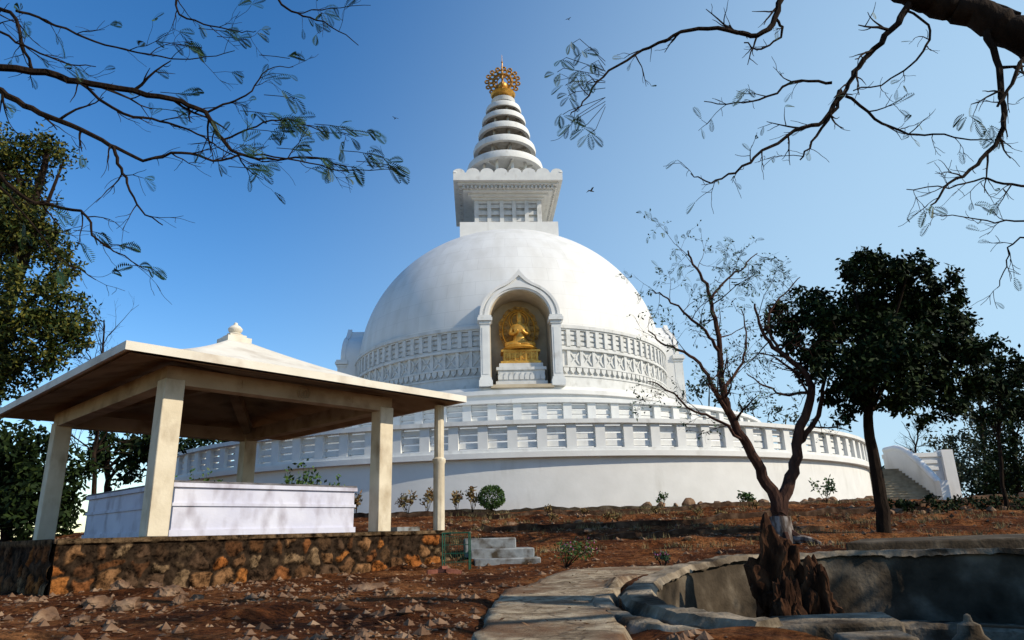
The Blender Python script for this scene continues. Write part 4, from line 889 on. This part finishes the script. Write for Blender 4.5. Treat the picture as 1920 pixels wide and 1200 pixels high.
for i in range(16):
    px=1650+i*19+rb.uniform(-8,8); Y=22+rb.uniform(-1,1); p=at(px,965,Y); s_=rb.uniform(.1,.2); rockobj('bed_stone',M['rock'],(p.x,Y,hg(p.x,Y)+.04),(s_*1.3,s_,s_*.8),200+i,'rough stone edging the plant bed at the far right','rock','stones edging the far right bed',rz=i,sub=2)
for i in range(18):
    px=rb.uniform(900,1400); Y=rb.uniform(16,24); p=at(px,980,Y); s_=rb.uniform(.06,.16); rockobj('slope_stone',M['rock'],(p.x,Y,hg(p.x,Y)+.02),(s_*1.5,s_,s_*.6),300+i,'small flat stone on the bare slope below the stupa','rock','stones on the bare slope',rz=i,sub=2)
for px,py,Y,s_,rz,lb in((1108,358,30,.16,.5,'small dark bird flying right of the spire tower'),(741,222,32,.1,2.2,'tiny dark bird flying in the sky left of the spire'),(1066,36,34,.1,1,'tiny dark bird high in the sky right of the finial')):
    p=at(px,py,Y); e=empty('bird',p,lb,'bird',rz); mb=MB(); mb.lathe([(.005,-1.0),(.12,-.6),(.2,-.1),(.17,.35),(.11,.6),(.12,.75),(.02,1.0)],8)
    mb.v=[Vector((v.z,v.y,v.x))*s_*1.2 for v in mb.v]; mb.build('bird_body',M['black'],e)
    for q in(-1,1):
        mb=MB(); mb.add([Vector((.3*s_,0,0)),Vector((-.3*s_,0,0)),Vector((-.35*s_,q*1.1*s_,.5*s_)),Vector((.25*s_,q*1.0*s_,.55*s_)),Vector((-.3*s_,q*2.1*s_,.3*s_))],[(0,1,2,3),(3,2,4)]); mb.build('wing',M['black'],e)
# ---------------------------------------------------------------- light, world, camera
azd=22; az=R(azd); el=R(34); sv=Vector((math.cos(az)*math.cos(el),-math.sin(az)*math.cos(el),math.sin(el)))
sd=bpy.data.lights.new('sun','SUN'); sd.energy=5.0; sd.angle=R(.5); sd.color=(1,.90,.73); so_=bpy.data.objects.new('sun',sd); COL.objects.link(so_); so_.rotation_euler=sv.to_track_quat('Z','Y').to_euler(); so_.location=(20,-20,30)
w=bpy.data.worlds.new('World'); scene.world=w; w.use_nodes=True; nt=w.node_tree; bg=nt.nodes['Background']
sk_=nt.nodes.new('ShaderNodeTexSky'); sk_.sky_type='NISHITA'; sk_.sun_disc=False; sk_.sun_elevation=el; sk_.sun_rotation=R(90+azd); sk_.air_density=1.1; sk_.dust_density=.4; sk_.ozone_density=2.2; sk_.altitude=300
hs=nt.nodes.new('ShaderNodeHueSaturation'); hs.inputs['Hue'].default_value=.504; hs.inputs['Saturation'].default_value=1.34; hs.inputs['Value'].default_value=1.6; L(nt,sk_.outputs[0],hs.inputs['Color'])
tc=nt.nodes.new('ShaderNodeTexCoord'); dp=nt.nodes.new('ShaderNodeVectorMath'); dp.operation='DOT_PRODUCT'; L(nt,tc.outputs['Generated'],dp.inputs[0]); dp.inputs[1].default_value=(.88,.38,-.28)
mr=nt.nodes.new('ShaderNodeMapRange'); mr.interpolation_type='SMOOTHSTEP'; mr.inputs['From Min'].default_value=-.2; mr.inputs['From Max'].default_value=.85; mr.inputs['To Max'].default_value=.88; L(nt,dp.outputs['Value'],mr.inputs['Value'])
mx=nt.nodes.new('ShaderNodeMixRGB'); L(nt,mr.outputs[0],mx.inputs['Fac']); L(nt,hs.outputs['Color'],mx.inputs['Color1']); mx.inputs['Color2'].default_value=(4.7,6.8,8.5,1)
L(nt,mx.outputs['Color'],bg.inputs['Color']); bg.inputs['Strength'].default_value=.112
scene.view_settings.view_transform='Standard'; scene.view_settings.look='None'; scene.view_settings.exposure=0
cd=bpy.data.cameras.new('camera'); cd.lens=F/1920*36; cd.sensor_width=36; cd.clip_end=4000; cd.clip_start=.05
co=bpy.data.objects.new('camera',cd); COL.objects.link(co); co.matrix_world=CM; scene.camera=co
